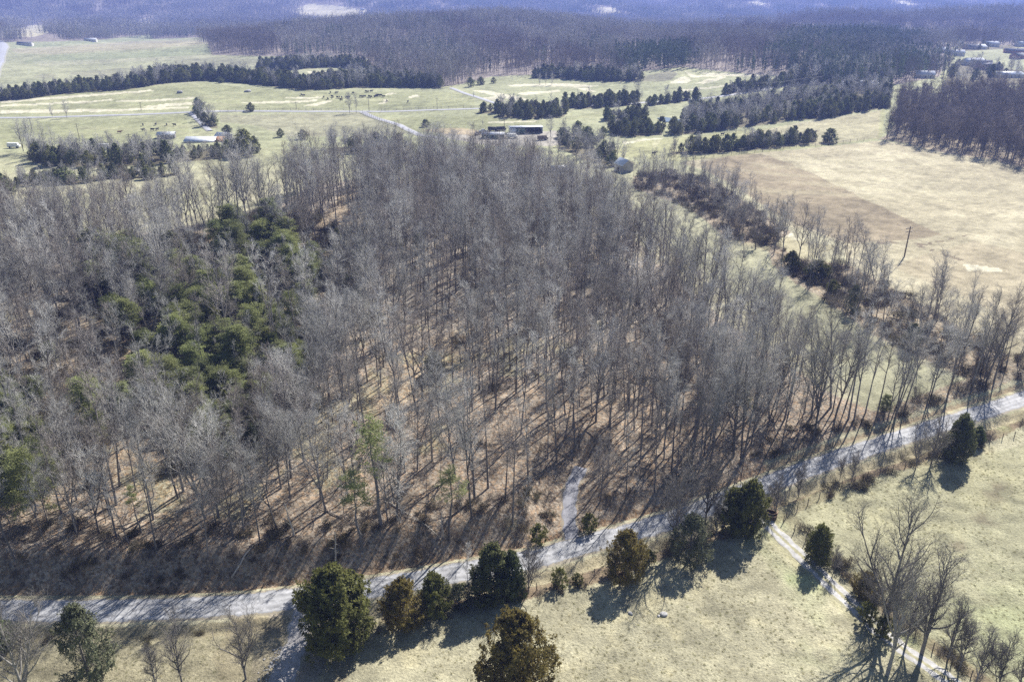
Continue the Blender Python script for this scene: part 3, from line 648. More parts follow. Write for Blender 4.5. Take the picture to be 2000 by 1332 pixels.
# open-grown pasture trees, wide heads
OPEN = []
for s, H, r0, cr, sp, fk, pale in ((31, 16, .30, .22, 4.6, 4, 0), (32, 15, .26, .30, 4.4, 3, 1), (33, 12, .20, .25, 4.3, 3, 0), (34, 9, .12, .25, 2.6, 3, 0)):
    T, Cn = bare_tree(s, H * .93, r0, cr, sp * .95, fk, .03, 15, 7, 6, 4, 1.0, .16, 50, 1.7)
    OPEN.append((*meshpair('trunk', 'crown', T, Cn, M_WHITE if pale else M_TRUNK, M_TWIG_D), H))
CEDARS = {}
for key, a in {'big': (41, 9, 3.1, 640, 60, .17, .38, M_CEDAR), 'round': (42, 8, 3.5, 600, 60, .17, .34, M_CEDAR_R), 'rusty': (43, 7, 2.6, 420, 55, .18, .3, M_CEDAR_R), 'dark': (44, 9, 2.3, 460, 55, .17, .20, M_CEDAR_D),
               'slim': (45, 8, 1.75, 340, 50, .17, .28, M_CEDAR), 'grey': (46, 8, 2.7, 340, 44, .15, .30, M_CEDAR_G), 'low': (47, 4, 2.0, 240, 40, .26, .4, M_CEDAR), 'olive': (48, 7, 2.4, 420, 55, .18, .30, M_CEDAR)}.items():
    T, Cn = cedar(a[0], a[1], a[2], a[3], a[4], a[5], a[6], gaps=.30)
    CEDARS[key] = (*meshpair('trunk', 'crown', T, Cn, M_TRUNK, a[7]), a[1], a[2])
PINES = []
for s, H, R, b in ((51, 11, 2.5, .30), (52, 9, 2.6, .22), (53, 12, 2.2, .42), (54, 7, 2.4, .12), (55, 10, 2.9, .25)):
    T, Cn = pine(s, H, R, b); PINES.append((*meshpair('trunk', 'crown', T, Cn, M_TRUNK, M_PINE), H, R))
TALLPINE = []
for s, H, R, b in ((56, 16, 2.3, .66), (57, 15, 2.2, .62)):
    T, Cn = pine(s, H, R, b, 15, 20, 4); TALLPINE.append((*meshpair('trunk', 'crown', T, Cn, M_TRUNK, M_PINE), H, R))
# lighter versions for the middle distance
MIDCED = []
for s, H, R, mm in ((61, 8, 2.6, M_CEDAR_M), (62, 9, 2.2, M_CEDAR_M), (63, 7, 2.6, M_CEDAR_M), (64, 8, 2.9, M_CEDAR_M)):
    T, Cn = cedar(s, H, R, 170, 12, .48, .33, gaps=.2); MIDCED.append((*meshpair('trunk', 'crown', T, Cn, M_TRUNK, mm), H, R))
MIDBARE = []
for s, H, sp, fk in ((71, 15, 3.6, 3), (72, 13, 3.4, 3), (73, 16, 3.4, 2)):
    T, Cn = bare_tree(s, H, .2, .25, sp, fk, .03, 13, 6, 6, 2, 2.2, .1, 58, 1.2)
    MIDBARE.append((*meshpair('trunk', 'crown', T, Cn, M_TRUNK, M_TWIG), H))

# ------------------------------------------------------------------ things made of trunk and crown
def tree(name, proto, x, y, h=None, rot=None, label=None, cat='tree', group=None, sx=1.0, lean=0.0, z=None, lean_az=None):
    s = (h / proto[2]) if h else 1.0
    o = bpy.data.objects.new(name, None); C.objects.link(o)
    o.location = (x, y, float(land_z(x, y)) if z is None else z)
    az = rng.random() * 6.283 if lean_az is None else lean_az
    o.rotation_euler = (lean * math.cos(az), lean * math.sin(az), rng.random() * 6.283 if rot is None else rot)
    o.scale = (s * sx, s * sx, s); o.empty_display_size = .5
    t = bpy.data.objects.new('trunk', proto[0]); C.objects.link(t); t.parent = o
    c = bpy.data.objects.new('crown', proto[1]); C.objects.link(c); c.parent = o
    tag(o, label, cat, group); return o
def tree_px(name, proto, bx, by, ty, wpx=None, R=None, **k):
    """tree standing where the photo shows its foot (bx,by), as tall as the row ty of its tip says"""
    x, y = ground_at(bx, by); h = max(height_to(x, y, ty), .6); sx = 1.0
    if wpx and R: sx = (wpx / px_scale(x, y)) / (2 * R * h / proto[2])
    return tree(name, proto, x, y, h, sx=sx, **k)

# ------------------------------------------------------------------ masses: one object that repeats meshes over its own points
def gather(name, pts, idx, rotz, scl, meshes, tilt=None, joinpairs=None):
    """pts (N,3); idx picks from meshes (each a list of meshes joined)"""
    me = mesh_np(name, np.asarray(pts, float), [], None)
    for nm, arr in (('pick', idx), ):
        a = me.attributes.new(nm, 'INT', 'POINT'); a.data.foreach_set('value', np.asarray(arr, np.int32))
    a = me.attributes.new('turn', 'FLOAT_VECTOR', 'POINT'); rv = np.zeros((len(pts), 3), np.float32); rv[:, 2] = rotz
    if tilt is not None: rv[:, :2] = tilt
    a.data.foreach_set('vector', rv.ravel())
    a = me.attributes.new('size', 'FLOAT', 'POINT'); a.data.foreach_set('value', np.asarray(scl, np.float32))
    o = obj(name, me)
    ng = bpy.data.node_groups.new(name, 'GeometryNodeTree')
    ng.interface.new_socket('Geometry', in_out='INPUT', socket_type='NodeSocketGeometry'); ng.interface.new_socket('Geometry', in_out='OUTPUT', socket_type='NodeSocketGeometry')
    gi = ng.nodes.new('NodeGroupInput'); go = ng.nodes.new('NodeGroupOutput'); L = ng.links
    ji = ng.nodes.new('GeometryNodeJoinGeometry')
    geos = []
    for grp in meshes:
        jg = ng.nodes.new('GeometryNodeJoinGeometry')
        for msh in grp:
            src = bpy.data.objects.new('source_' + name, msh)       # holds the mesh; not in the scene itself
            oi = ng.nodes.new('GeometryNodeObjectInfo'); oi.inputs['Object'].default_value = src; oi.inputs['As Instance'].default_value = False
            L.new(oi.outputs['Geometry'], jg.inputs[0])
        gt = ng.nodes.new('GeometryNodeGeometryToInstance'); L.new(jg.outputs[0], gt.inputs[0]); geos.append(gt)
    for g in reversed(geos): L.new(g.outputs[0], ji.inputs[0])
    ip = ng.nodes.new('GeometryNodeInstanceOnPoints'); L.new(gi.outputs[0], ip.inputs['Points']); L.new(ji.outputs[0], ip.inputs['Instance'])
    ip.inputs['Pick Instance'].default_value = True
    def att(n_, t, sock):
        a_ = ng.nodes.new('GeometryNodeInputNamedAttribute'); a_.data_type = t; a_.inputs['Name'].default_value = n_; L.new(a_.outputs['Attribute'], sock)
    att('pick', 'INT', ip.inputs['Instance Index']); att('turn', 'FLOAT_VECTOR', ip.inputs['Rotation']); att('size', 'FLOAT', ip.inputs['Scale'])
    L.new(ip.outputs[0], go.inputs[0])
    md = o.modifiers.new('repeat', 'NODES'); md.node_group = ng
    return o

def jitter_grid(x0, x1, y0, y1, sp, seed):
    r = np.random.default_rng(seed)
    gx, gy = np.meshgrid(np.arange(x0, x1, sp), np.arange(y0, y1, sp * .9))
    gx = gx + (np.arange(gx.shape[0]) % 2)[:, None] * sp * .5
    return (gx + r.uniform(-.45, .45, gx.shape) * sp).ravel(), (gy + r.uniform(-.45, .45, gy.shape) * sp).ravel()

# ------------------------------------------------------------------ the big leafless wood
x, y = jitter_grid(-420, 260, 70, 420, 3.9, 11)
z = land_z(x, y); px, py = pix(x, y, z)
inw = inpoly(px, py, WOOD)
dr, sr, _ = seg_dist(x, y, ROAD); ds, _, _ = seg_dist(x, y, SIDE)
dens = .97 - .38 * inpoly(px, py, [(780, 560), (1300, 620), (1350, 900), (1000, 1040), (560, 1080), (600, 860)]) + .7 * fbm(x / 18, y / 18, 3, 61)
scr = inpoly(px, py, SCRUB); dens = np.where(scr, np.where(px < 250, .34, .17) + .4 * fbm(x / 15, y / 15, 2, 63), dens)
for g in GAPS: dens = np.where(inpoly(px, py, g), dens * .28, dens)
front = (dr * sr > 4.5) & (dr < 45) & (x < 5); dens = np.where(front, dens * .74, dens)
rr = np.random.default_rng(5).random(len(x))
keep = inw & (rr < dens) & (ds > 3.4) & (dr * sr > 5.0) & (px > -160) & (px < 2200)
tx, ty, tz, tpx, tpy = x[keep], y[keep], z[keep], px[keep], py[keep]
r5 = np.random.default_rng(6)
# the strip between the wood and the road on the right, and hedgerow trees
def strip(poly, sp, seed, dens, x0=20, x1=420, y0=90, y1=420):
    x, y = jitter_grid(x0, x1, y0, y1, sp, seed); z = land_z(x, y); px, py = pix(x, y, z)
    k = inpoly(px, py, poly) & (np.random.default_rng(seed).random(len(x)) < dens)
    d, s, _ = seg_dist(x, y, ROAD); k &= d * s > 4.6
    return x[k], y[k], z[k], px[k], py[k]
extra = [strip(ROADSIDE, 4.2, 12, .9), strip(HEDGE, 4.6, 13, .82), strip(HEDGE2, 5.0, 14, .8)]
for e in extra:
    tx, ty, tz, tpx, tpy = [np.concatenate(p) for p in zip((tx, ty, tz, tpx, tpy), e)]
clr = ~((tpx > 1728) & (tpx < 1792) & (tpy < 650)); tx, ty, tz, tpx, tpy = [q[clr] for q in (tx, ty, tz, tpx, tpy)]
pick = r5.choice(14, len(tx), p=[.09, .09, .08, .08, .07, .07, .08, .05, .07, .08, .07, .05, .05, .07]); size = r5.uniform(.70, 1.10, len(tx)); turn = r5.random(len(tx)) * 6.283
mid = inpoly(tpx, tpy, [(780, 500), (1320, 560), (1350, 900), (1000, 1000), (800, 860)]); pick = np.where(mid & (r5.random(len(tx)) < .6), r5.choice([3, 6, 9, 10, 13], len(tx)), pick)
small = r5.random(len(tx)) < .16; size = np.where(small, size * .72, size)
hedge = inpoly(tpx, tpy, HEDGE) | inpoly(tpx, tpy, HEDGE2); size = np.where(inpoly(tpx, tpy, HEDGE), size * .80, size); size = np.where(inpoly(tpx, tpy, HEDGE2), size * .62, size)
tilt = r5.normal(0, .05, (len(tx), 2)) * np.where(r5.random((len(tx), 1)) < .08, 3, 1); tilt[:, 1] += np.where(sstep(200, 1, np.abs(ty - 130)) > 0, 0, 0)
inview = (tpx > -40) & (tpx < 2060)
rank = np.argsort(np.where(inview, ty, 1e6)); near = np.zeros(len(tx), bool); near[rank[:300]] = True
FORM = ['straight', 'tall', 'two-stemmed', 'tall brown', 'forked', 'broad', 'slender brown', 'many-stemmed', 'short', 'high-forked', 'thin-topped', 'broad brown', 'low', 'long-stemmed']
ZONE = [(280, 'at the left bank'), (620, 'above the largest juniper'), (860, 'around the tallest pine'), (1090, 'left of the side road'), (1300, 'right of the side road'), (1560, 'above the juniper pair'), (9999, 'towards the upper road')]
for i in np.where(near)[0]:
    k = int(pick[i])
    zone = [q for lim, q in ZONE if tpx[i] < lim][0]; row = 'front' if seg_dist(tx[i:i + 1], ty[i:i + 1], ROAD)[0][0] < 22 else 'rear'
    if hedge[i]: lb = '%s bare tree in the hedgerow by the tan field' % FORM[k]; gp = 'bare trees of the hedgerow by the tan field'
    elif inpoly(tpx[i:i + 1], tpy[i:i + 1], ROADSIDE)[0]: lb = '%s bare tree in the row beside the upper road' % FORM[k]; gp = 'bare trees in the row by the upper road'
    else: lb = '%s bare tree, %s rows %s' % (FORM[k], row, zone); gp = 'bare trees at the wood edge above the road'
    o = tree('bare_tree', BARE[k], tx[i], ty[i], BARE[k][2] * size[i], turn[i], lb, 'tree', gp)
    o.rotation_euler[0] = tilt[i, 0]; o.rotation_euler[1] = tilt[i, 1]
far = ~near
w = gather('bare_woodland', np.stack([tx, ty, tz], 1)[far], pick[far], turn[far], size[far], [[b[0], b[1]] for b in BARE], tilt[far])
tag(w, 'dense leafless grey wood filling the slope behind its front rows of trees', 'woodland', kind='stuff')
print('WOOD', len(tx), near.sum())

# saplings and thin stems between the big trees
x, y = jitter_grid(-260, 200, 80, 330, 5.0, 15); z = land_z(x, y); px, py = pix(x, y, z)
d, s, _ = seg_dist(x, y, ROAD); d2, _, _ = seg_dist(x, y, SIDE)
k = inpoly(px, py, WOOD) & (np.random.default_rng(16).random(len(x)) < .42) & (d2 > 3) & (d * s > 5)
r6 = np.random.default_rng(17); n = int(k.sum())
sp = gather('sapling_thicket', np.stack([x, y, z], 1)[k], r6.integers(0, 3, n), r6.random(n) * 6.28, r6.uniform(.5, 1.05, n), [[b[0], b[1]] for b in SAPL], r6.normal(0, .06, (n, 2)))
tag(sp, 'thin bare saplings standing between the big trees of the wood', 'saplings', kind='stuff')
print('SAPL', n)

# ------------------------------------------------------------------ pines and junipers inside the wood, each on its own
PX = [(250, 560, 74), (228, 632, 46), (345, 530, 52), (362, 625, 60), (470, 500, 46), (480, 590, 54), (545, 475, 50), (528, 450, 40), (600, 590, 40), (500, 668, 56), (422, 655, 50), (350, 650, 46), (470, 730, 60), (330, 680, 46), (540, 720, 60), (330, 770, 60),
      (382, 790, 60), (290, 762, 50), (352, 830, 56), (400, 872, 56), (182, 812, 62), (192, 850, 44), (500, 812, 50), (560, 672, 44), (572, 620, 40), (622, 660, 34), (662, 505, 30), (704, 540, 34), (712, 492, 28), (60, 962, 62), (18, 920, 52), (42, 850, 48),
      (8, 790, 52), (82, 856, 40), (28, 808, 44), (442, 620, 46), (430, 590, 44), (384, 568, 44), (512, 568, 46), (584, 560, 40), (272, 520, 44), (205, 545, 40), (160, 560, 34), (300, 600, 48), (400, 700, 50), (440, 780, 50), (300, 540, 46), (455, 470, 44), (508, 520, 44),
      (562, 520, 36), (320, 500, 40), (540, 650, 40), (250, 650, 44), (590, 700, 36), (430, 830, 46), (240, 800, 44), (100, 700, 30), (75, 790, 40), (490, 760, 44), (455, 560, 44), (395, 620, 46), (286, 690, 40), (525, 780, 36), (30, 880, 44), (5, 960, 40), (110, 930, 34),
      (640, 540, 30), (610, 500, 30), (700, 600, 26), (730, 620, 24), (660, 470, 26), (690, 560, 30), (820, 480, 22), (775, 470, 22)]
rp = np.random.default_rng(88)
PXX = []
for ln in ([(10, 780), (10, 860), (50, 950)], [(430, 840), (520, 800), (560, 720)], [(60, 800), (20, 860), (80, 930)], [(190, 560), (300, 560), (420, 600), (520, 620)], [(340, 620), (430, 690), (520, 730), (420, 760)], [(300, 740), (380, 820), (430, 880)], [(430, 480), (520, 470), (600, 560)]):
    for (ax, ay), (bx, by) in zip(ln[:-1], ln[1:]):
        for _ in range(11):
            t = rp.random(); PXX.append((ax + (bx - ax) * t + rp.normal(0, 26), ay + (by - ay) * t + rp.normal(0, 18), rp.uniform(32, 48)))
PWORD = ['bushy', 'rounded', 'upright', 'low spreading', 'broad']
for i, (cx, cy, w) in enumerate([(a, b, c * 1.2) for a, b, c in PX + PXX]):
    k = i % 5 if w > 38 else (1, 3)[i % 2]; p = PINES[k]
    X, Y = ground_at(cx, cy + 10); h = w / px_scale(X, Y) * (1.2, 1.1, 1.4, .95, 1.15)[k]
    if i % 4 == 2:
        ck = ('dark', 'olive', 'slim')[(i // 4) % 3]; cp = CEDARS[ck]
        tree('juniper', cp, X, Y, h * 1.0, None, 'dark %s juniper among the pines in the wood' % {'dark': 'pointed', 'olive': 'rounded', 'slim': 'narrow'}[ck], 'juniper', 'junipers among the pines in the wood (%s)' % ck)
    else:
        side = 'upper' if cy < 600 else ('middle' if cy < 740 else 'lower')
        tree('pine_tree', p, X, Y, h, None, '%s green pine in the %s part of the wood thicket' % (PWORD[k], side), 'pine', '%s pines in the %s thicket' % (PWORD[k], side), sx=(w / px_scale(X, Y)) / (2 * p[3] * h / p[2]) * .95)
tree_px('pine_tree', TALLPINE[0], 744, 1030, 838, 80, 2.3, label='tall pine with a two-tiered green crown on a bare stem at the wood front', cat='pine')
tree_px('pine_tree', TALLPINE[1], 707, 1072, 932, 64, 2.2, label='pine with a flat green tuft on a thin stem, just left of the tallest pine', cat='pine')
tree_px('pine_tree', TALLPINE[0], 878, 1056, 926, 56, 2.3, label='thin dark green pine with drooping tufts right of the tallest pine near the road', cat='pine')
tree_px('pine_tree', TALLPINE[1], 1452, 838, 772, 34, 2.2, label='small pale green pine in the brown wood near the right bend of the road', cat='pine')
tree_px('pine_tree', PINES[0], 1728, 812, 776, 26, 2.5, label='small green pine in the roadside trees beside the upper straight of the road', cat='pine')
tree_px('pine_tree', TALLPINE[1], 276, 1040, 956, 34, 2.2, label='small bright green pine tuft above the leaf litter in the left wood front', cat='pine')
tree_px('pine_tree', PINES[4], 70, 1010, 900, 84, 2.9, label='large yellow-green pine standing at the left end of the wood front', cat='pine')
tree_px('juniper', CEDARS['dark'], 850, 730, 690, 36, 2.3, label='small dark juniper at the foot of a round-headed bare tree mid wood', cat='juniper')

# ------------------------------------------------------------------ foreground junipers and shrubs by the road
FG = [('big', 662, 1262, 1118, 130, 'largest olive-green juniper, standing by the road at the gravel lane'),
      ('rusty', 788, 1214, 1136, 78, 'rusty olive juniper on the road verge, right of the largest juniper'),
      ('olive', 850, 1194, 1123, 62, 'smaller olive juniper touching the rusty one on the verge'),
      ('dark', 960, 1168, 1070, 72, 'taller of the two dark green pointed junipers by the road'),
      ('dark', 999, 1164, 1080, 50, 'shorter dark pointed juniper leaning on its taller twin by the road'),
      ('round', 1005, 1352, 1207, 146, 'big bronze juniper standing alone in the pasture at the bottom edge'),
      ('round', 1220, 1130, 1042, 78, 'rounded bronze juniper on the verge opposite the side road'),
      ('low', 1266, 1102, 1076, 32, 'low dark juniper beside the rounded bronze one'),
      ('low', 1093, 1144, 1112, 36, 'small round olive shrub on the verge between the junipers'),
      ('low', 1127, 1140, 1122, 26, 'smallest round shrub on the verge, right of the small olive one'),
      ('grey', 1346, 1092, 1008, 76, 'broad grey-green juniper with a bare tree in it, by the field fence'),
      ('big', 1458, 1040, 944, 62, 'taller half of the juniper pair at the head of the gravel track'),
      ('olive', 1427, 1038, 956, 56, 'left half of the juniper pair at the head of the gravel track'),
      ('slim', 1595, 1097, 1027, 44, 'narrow olive juniper beside the gravel track, its shadow across it'),
      ('round', 1688, 1163, 1121, 52, 'small rounded bronze juniper by the gravel track under the tall bare trees'),
      ('dark', 1864, 898, 813, 50, 'tall dark juniper on the verge of the upper road at the right'),
      ('dark', 1906, 868, 834, 24, 'small dark juniper just behind the tall one by the upper road'),
      ('grey', 178, 1328, 1190, 96, 'pointed grey-green juniper below the road at the lower left'),
      ('dark', -4, 1268, 1204, 60, 'dark juniper cut by the left edge below the road'),
      ('grey', 896, 1182, 1144, 48, 'pale grey-green shrub between the olive and dark junipers'),
      ('low', 1050, 1062, 1026, 38, 'rounded dark shrub left of the side road mouth'),
      ('low', 1149, 1036, 1006, 36, 'rounded dark shrub right of the side road mouth'),
      ('olive', 1544, 526, 492, 30, 'left one of two dark junipers at the head of the green strip'),
      ('olive', 1594, 544, 510, 44, 'right, wider one of two dark junipers at the head of the green strip'),
      ('low', 1624, 574, 548, 30, 'small dark juniper in the hedgerow below the two junipers'),
      ('grey', 1664, 612, 560, 34, 'faded grey-green juniper among the hedgerow trees by the tan field'),
      ('grey', 1777, 682, 634, 34, 'brown-green juniper in the middle of the hedgerow above the road'),
      ('low', 1690, 1215, 1180, 40, 'dark bush at the foot of the tall bare trees by the gravel track'),
      ('low', 1722, 1240, 1205, 44, 'dark tangled bush hugging the trunks where the gravel track passes')]
for k, bx, by, ty, w, lb in FG:
    p = CEDARS[k]
    tree_px('shrub' if k == 'low' or 'shrub' in lb else 'juniper', p, bx, by, ty, w, p[3], label=lb, cat='shrub' if k == 'low' or 'shrub' in lb else 'juniper')

# foreground leafless trees, each placed by its foot and tip
FT = [(0, 1725, 1232, 1000, 'tall many-stemmed bare tree rising behind the gravel track at the lower right'),
      (1, 1733, 1318, 1112, 'pale-barked bare tree leaning over the gravel track at the bottom'),
      (0, 1800, 1276, 1092, 'broad dark bare tree with dense twigs, right of the gravel track'),
      (3, 1628, 1118, 1070, 'little bare tree on the bank beside the gravel track'),
      (3, 1514, 1006, 935, 'small bare tree beside the brown hay ring at the track head'),
      (3, 1559, 972, 912, 'small bare tree on the fence line by the track head'),
      (3, 1641, 934, 896, 'shrubby bare tree on the fence line, middle of the upper verge'),
      (3, 1664, 938, 886, 'thin bare tree on the fence line, right of the shrubby one'),
      (2, 1788, 916, 852, 'bare tree on the verge left of the tall dark juniper'),
      (2, 1818, 908, 828, 'taller bare tree close to the tall dark juniper'),
      (2, 1316, 1074, 936, 'bare tree standing before the road at the left of the grey-green juniper'),
      (2, 1377, 1022, 914, 'bare tree between the road and the juniper pair'),
      (3, 1398, 1050, 980, 'low bare tree in the gap of the junipers by the field fence'),
      (9, 915, 1174, 1070, 'thin straight bare tree between olive and dark junipers'),
      (3, 1032, 1158, 1068, 'thin bare tree right of the two dark pointed junipers'),
      (2, 480, 1326, 1209, 'spreading bare tree left of the gravel lane at the bottom'),
      (2, 356, 1336, 1236, 'wide low bare tree at the bottom, second from the gravel lane'),
      (3, 306, 1345, 1268, 'small bare tree at the bottom right of the grey-green juniper'),
      (1, 60, 1392, 1195, 'white-limbed bare tree filling the lower left corner'),
      (1, -30, 1372, 1190, 'white-limbed bare tree cut by the left edge'),
      (3, 1872, 1310, 1220, 'slender bare tree in the row right of the gravel track, lower one'),
      (3, 1850, 1290, 1180, 'slender bare tree in the row right of the gravel track, topmost one'),
      (3, 1905, 1335, 1235, 'slender bare tree in the row right of the gravel track, third along'),
      (3, 1946, 1352, 1250, 'slender bare tree in the row right of the gravel track near the corner'),
      (3, 1985, 1372, 1262, 'slender bare tree in the lower right corner'),
      (2, 1702, 1205, 1120, 'dark twiggy bare tree at the foot of the tall many-stemmed one'),
      (2, 1768, 1262, 1150, 'slanting bare tree between the pale-barked and the broad dark tree')]
for k, bx, by, ty, lb in FT:
    p = OPEN[k] if k < 9 else SAPL[2]
    tree_px('bare_tree', p, bx, by, ty, label=lb, cat='tree')

# snags and fallen stems in the front of the wood
M_SNAG = mat('snag_wood', (.52, .48, .42), .8, .2, 2.0)
def snag(bx, by, h, lb, lean):
    r = np.random.default_rng(int(bx)); X, Y = ground_at(bx, by)
    l = np.zeros((1, 6, 3)); l[0, :, 2] = np.linspace(-.5, h, 6); l[0, :, 0] = np.cumsum(r.normal(0, .1, 6)) + lean * np.linspace(0, 1, 6)
    b, _ = spawn(r, l, 5, .35, .95, rad(60), h * .22, 3, .1, .25)
    o = bpy.data.objects.new('dead_tree', None); C.objects.link(o); o.location = (X, Y, float(land_z(X, Y))); tag(o, lb, 'dead tree')
    v, f = tubes(l, .15, .05, 6); obj('trunk', mesh_np('trunk', v, f, M_SNAG, True), o)
    v, f = tubes(b, .05, .012, 4); obj('branch', mesh_np('branch', v, f, M_SNAG, True), o)
snag(657, 1108, 6.5, 'white dead broken tree on the bank above the largest juniper', .3)
snag(572, 1046, 6.0, 'leaning white dead tree with peeling stem in the left wood front', -.8)
snag(868, 1048, 4.5, 'short pale dead stem near the thin dark green pine', .2)
snag(1040, 660, 5, 'pale broken stem in the open middle of the wood', 0)
def log(bx, by, L, az, lb, r0=.16, col=None):
    X, Y = ground_at(bx, by); c, s = math.cos(az), math.sin(az); r = np.random.default_rng(int(bx * by))
    t = np.linspace(-.5, .5, 7) * L; xs = X + c * t; ys = Y + s * t + r.normal(0, .08, 7); zs = land_z(xs, ys) + .16
    l = (np.stack([xs, ys, zs], 1) - [X, Y, float(land_z(X, Y))])[None]
    v1, f1 = tubes(l, r0, r0 * .4, 6); b, _ = spawn(r, l, 6, .4, 1, rad(50), L * .22, 3, .1, .2); v2, f2 = tubes(b, .05, .012, 3)
    V, F = join([(v1, f1), (v2, f2)])
    o = obj('fallen_log', mesh_np('fallen_log', V, F, col or M_SNAG, True), None, (X, Y, float(land_z(X, Y)))); tag(o, lb, 'log')
log(790, 1000, 7, -.7, 'long grey fallen trunk on the litter right of the tallest pine', .1)
log(826, 1022, 7, -.5, 'shorter fallen trunk crossing below the long grey one', .08)
log(478, 1088, 5, .9, 'pale fallen bough above the road bank on the left')
log(900, 760, 10, .5, 'pale fallen trunk in the bare gap mid wood')
log(380, 985, 6, .8, 'bleached fallen bough in the left wood front', .09)
log(640, 1000, 6, 2.6, 'dark fallen branch left of the tallest pine', .1, M_TRUNK)
log(1230, 720, 8, .3, 'grey fallen trunk among the dark stems right of the wood centre')

# ------------------------------------------------------------------ brush: bank above the road, verges, scrub, hedgerow floors
BUSH = []
for s, R, H, lf in ((81, 1.0, 1.3, 0), (82, 1.2, 1.0, 5), (83, .8, 1.5, 0), (84, 1.3, 1.1, 8)):
    S, Lf = bush(s, R, H, 26, 6, lf)
    BUSH.append([mesh_np('stems', S[0], S[1], M_BRUSH)] + ([mesh_np('leaves', Lf[0], Lf[1], M_BRUSHLEAF)] if Lf else []))
def brush_band(x, y, seed, s0=.6, s1=1.3, prob=1.0, leafy=.5):
    r = np.random.default_rng(seed); k = r.random(len(x)) < prob; x, y = x[k], y[k]; n = len(x)
    return np.stack([x, y, land_z(x, y)], 1), np.where(r.random(n) < leafy, r.choice([1, 3], n), r.choice([0, 2], n)), r.random(n) * 6.28, r.uniform(s0, s1, n)
x, y = jitter_grid(-130, 230, 60, 420, 1.5, 91); z = land_z(x, y); px, py = pix(x, y, z)
d, s, _ = seg_dist(x, y, ROAD); side = d * s; d2, _, _ = seg_dist(x, y, SIDE); d3, s3, _ = seg_dist(x, y, DRIVE); d4, _, _ = seg_dist(x, y, LANE)
nn = fbm(x / 6, y / 6, 3, 93)
free = (d2 > 3) & (d3 > 2.2) & (d4 > 3.2)
sets = []
m = (side > 4.6) & (side < 12.5 + 5 * nn) & (x < 8) & free; sets.append(brush_band(x[m], y[m], 1, .35, .9, .62, .3))
m = (side > 5.0) & (side < 8.6 + 5 * nn) & (x >= 8) & free; sets.append(brush_band(x[m], y[m], 2, .4, .9, .25))
m = (side < -5.4) & (side > -8.4) & (x > -20) & (x < 140) & free & (nn > -.25); sets.append(brush_band(x[m], y[m], 3, .5, 1.0, .6))
m = (side < -4.2) & (side > -7) & (x < -26) & free & (nn > .1); sets.append(brush_band(x[m], y[m], 4, .3, .6, .35))
m = (d3 * s3 > 2.6) & (d3 * s3 < 5) & (side < -5) & (nn > -.3); sets.append(brush_band(x[m], y[m], 5, .5, 1.0, .75))
m = inpoly(px, py, WOOD) & inpoly(px, py, SCRUB) & (nn > -.15); sets.append(brush_band(x[m], y[m], 6, .6, 1.8, .42, .55))
m = (inpoly(px, py, HEDGE) | inpoly(px, py, HEDGE2) | inpoly(px, py, ROADSIDE)) & (nn > -.3); sets.append(brush_band(x[m], y[m], 7, .7, 1.5, .30, .25))
m = inpoly(px, py, WOOD) & (d2 > 4) & (side > 6) & (nn > .22); sets.append(brush_band(x[m], y[m], 8, .5, 1.2, .10, .3))
P = [np.concatenate(q) for q in zip(*sets)]
b = gather('undergrowth', P[0], P[1], P[2], P[3], BUSH); tag(b, 'brown tangled brush along the road bank, fence lines and wood floor', 'brush', kind='stuff')
print('BRUSH', len(P[0]))

# tufts of dead grass on the near pastures
r = np.random.default_rng(95)
def tuft(seed):
    q = np.random.default_rng(seed); a = q.normal(0, .16, (42, 3)); a[:, 2] = -.02; d = q.normal(0, .6, (42, 3)); d[:, 2] = .55 + q.random(42) * .5
    b_ = a + unit(d) * q.uniform(.12, .30, (42, 1)); l = np.stack([a, b_], 1); return slivers(l, .028, q)
M_STRAW = mat('dead_grass', (.50, .45, .29), .9, 0, 1, .25, hue=(.38, .38, .21), trans=.35)
TU = [[mesh_np('blades', *tuft(k), M_STRAW)] for k in (1, 2, 3)]
x, y = jitter_grid(-95, 190, 60, 190, .8, 96); z = land_z(x, y); px, py = pix(x, y, z)
d, s, _ = seg_dist(x, y, ROAD); d3, _, _ = seg_dist(x, y, DRIVE); d4, _, _ = seg_dist(x, y, LANE); nn = fbm(x / 5, y / 5, 3, 97)
m = (d * s < -3.4) & (d3 > 1.9) & (d4 > 2.8) & (px > -40) & (px < 2040) & (py < 1400) & (nn + r.random(len(x)) * .9 > .42)
n = int(m.sum()); g = gather('grass', np.stack([x, y, z], 1)[m], r.integers(0, 3, n), r.random(n) * 6.28, r.uniform(.25, .8, n), TU)
tag(g, 'pale dead grass tufts of the pastures below the road', 'grass', kind='stuff'); print('TUFT', n)

# ------------------------------------------------------------------ buildings and farm things
def boxes(bs):
    V, F, o = [], [], 0
    for (x0, x1, y0, y1, z0, z1) in bs:
        V += [(x0, y0, z0), (x1, y0, z0), (x1, y1, z0), (x0, y1, z0), (x0, y0, z1), (x1, y0, z1), (x1, y1, z1), (x0, y1, z1)]
        F += [[o, o + 3, o + 2, o + 1], [o + 4, o + 5, o + 6, o + 7], [o, o + 1, o + 5, o + 4], [o + 1, o + 2, o + 6, o + 5], [o + 2, o + 3, o + 7, o + 6], [o + 3, o, o + 4, o + 7]]; o += 8
    return np.array(V, float), np.array(F)
def part(name, bs, m, parent):
    v, f = boxes(bs); return obj(name, mesh_np(name, v, f, m), parent)
def root(name, x, y, rz, label, cat, group=None, dz=0.0):
    o = bpy.data.objects.new(name, None); C.objects.link(o); o.location = (x, y, float(land_z(x, y)) + dz); o.rotation_euler = (0, 0, rz); return tag(o, label, cat, group)
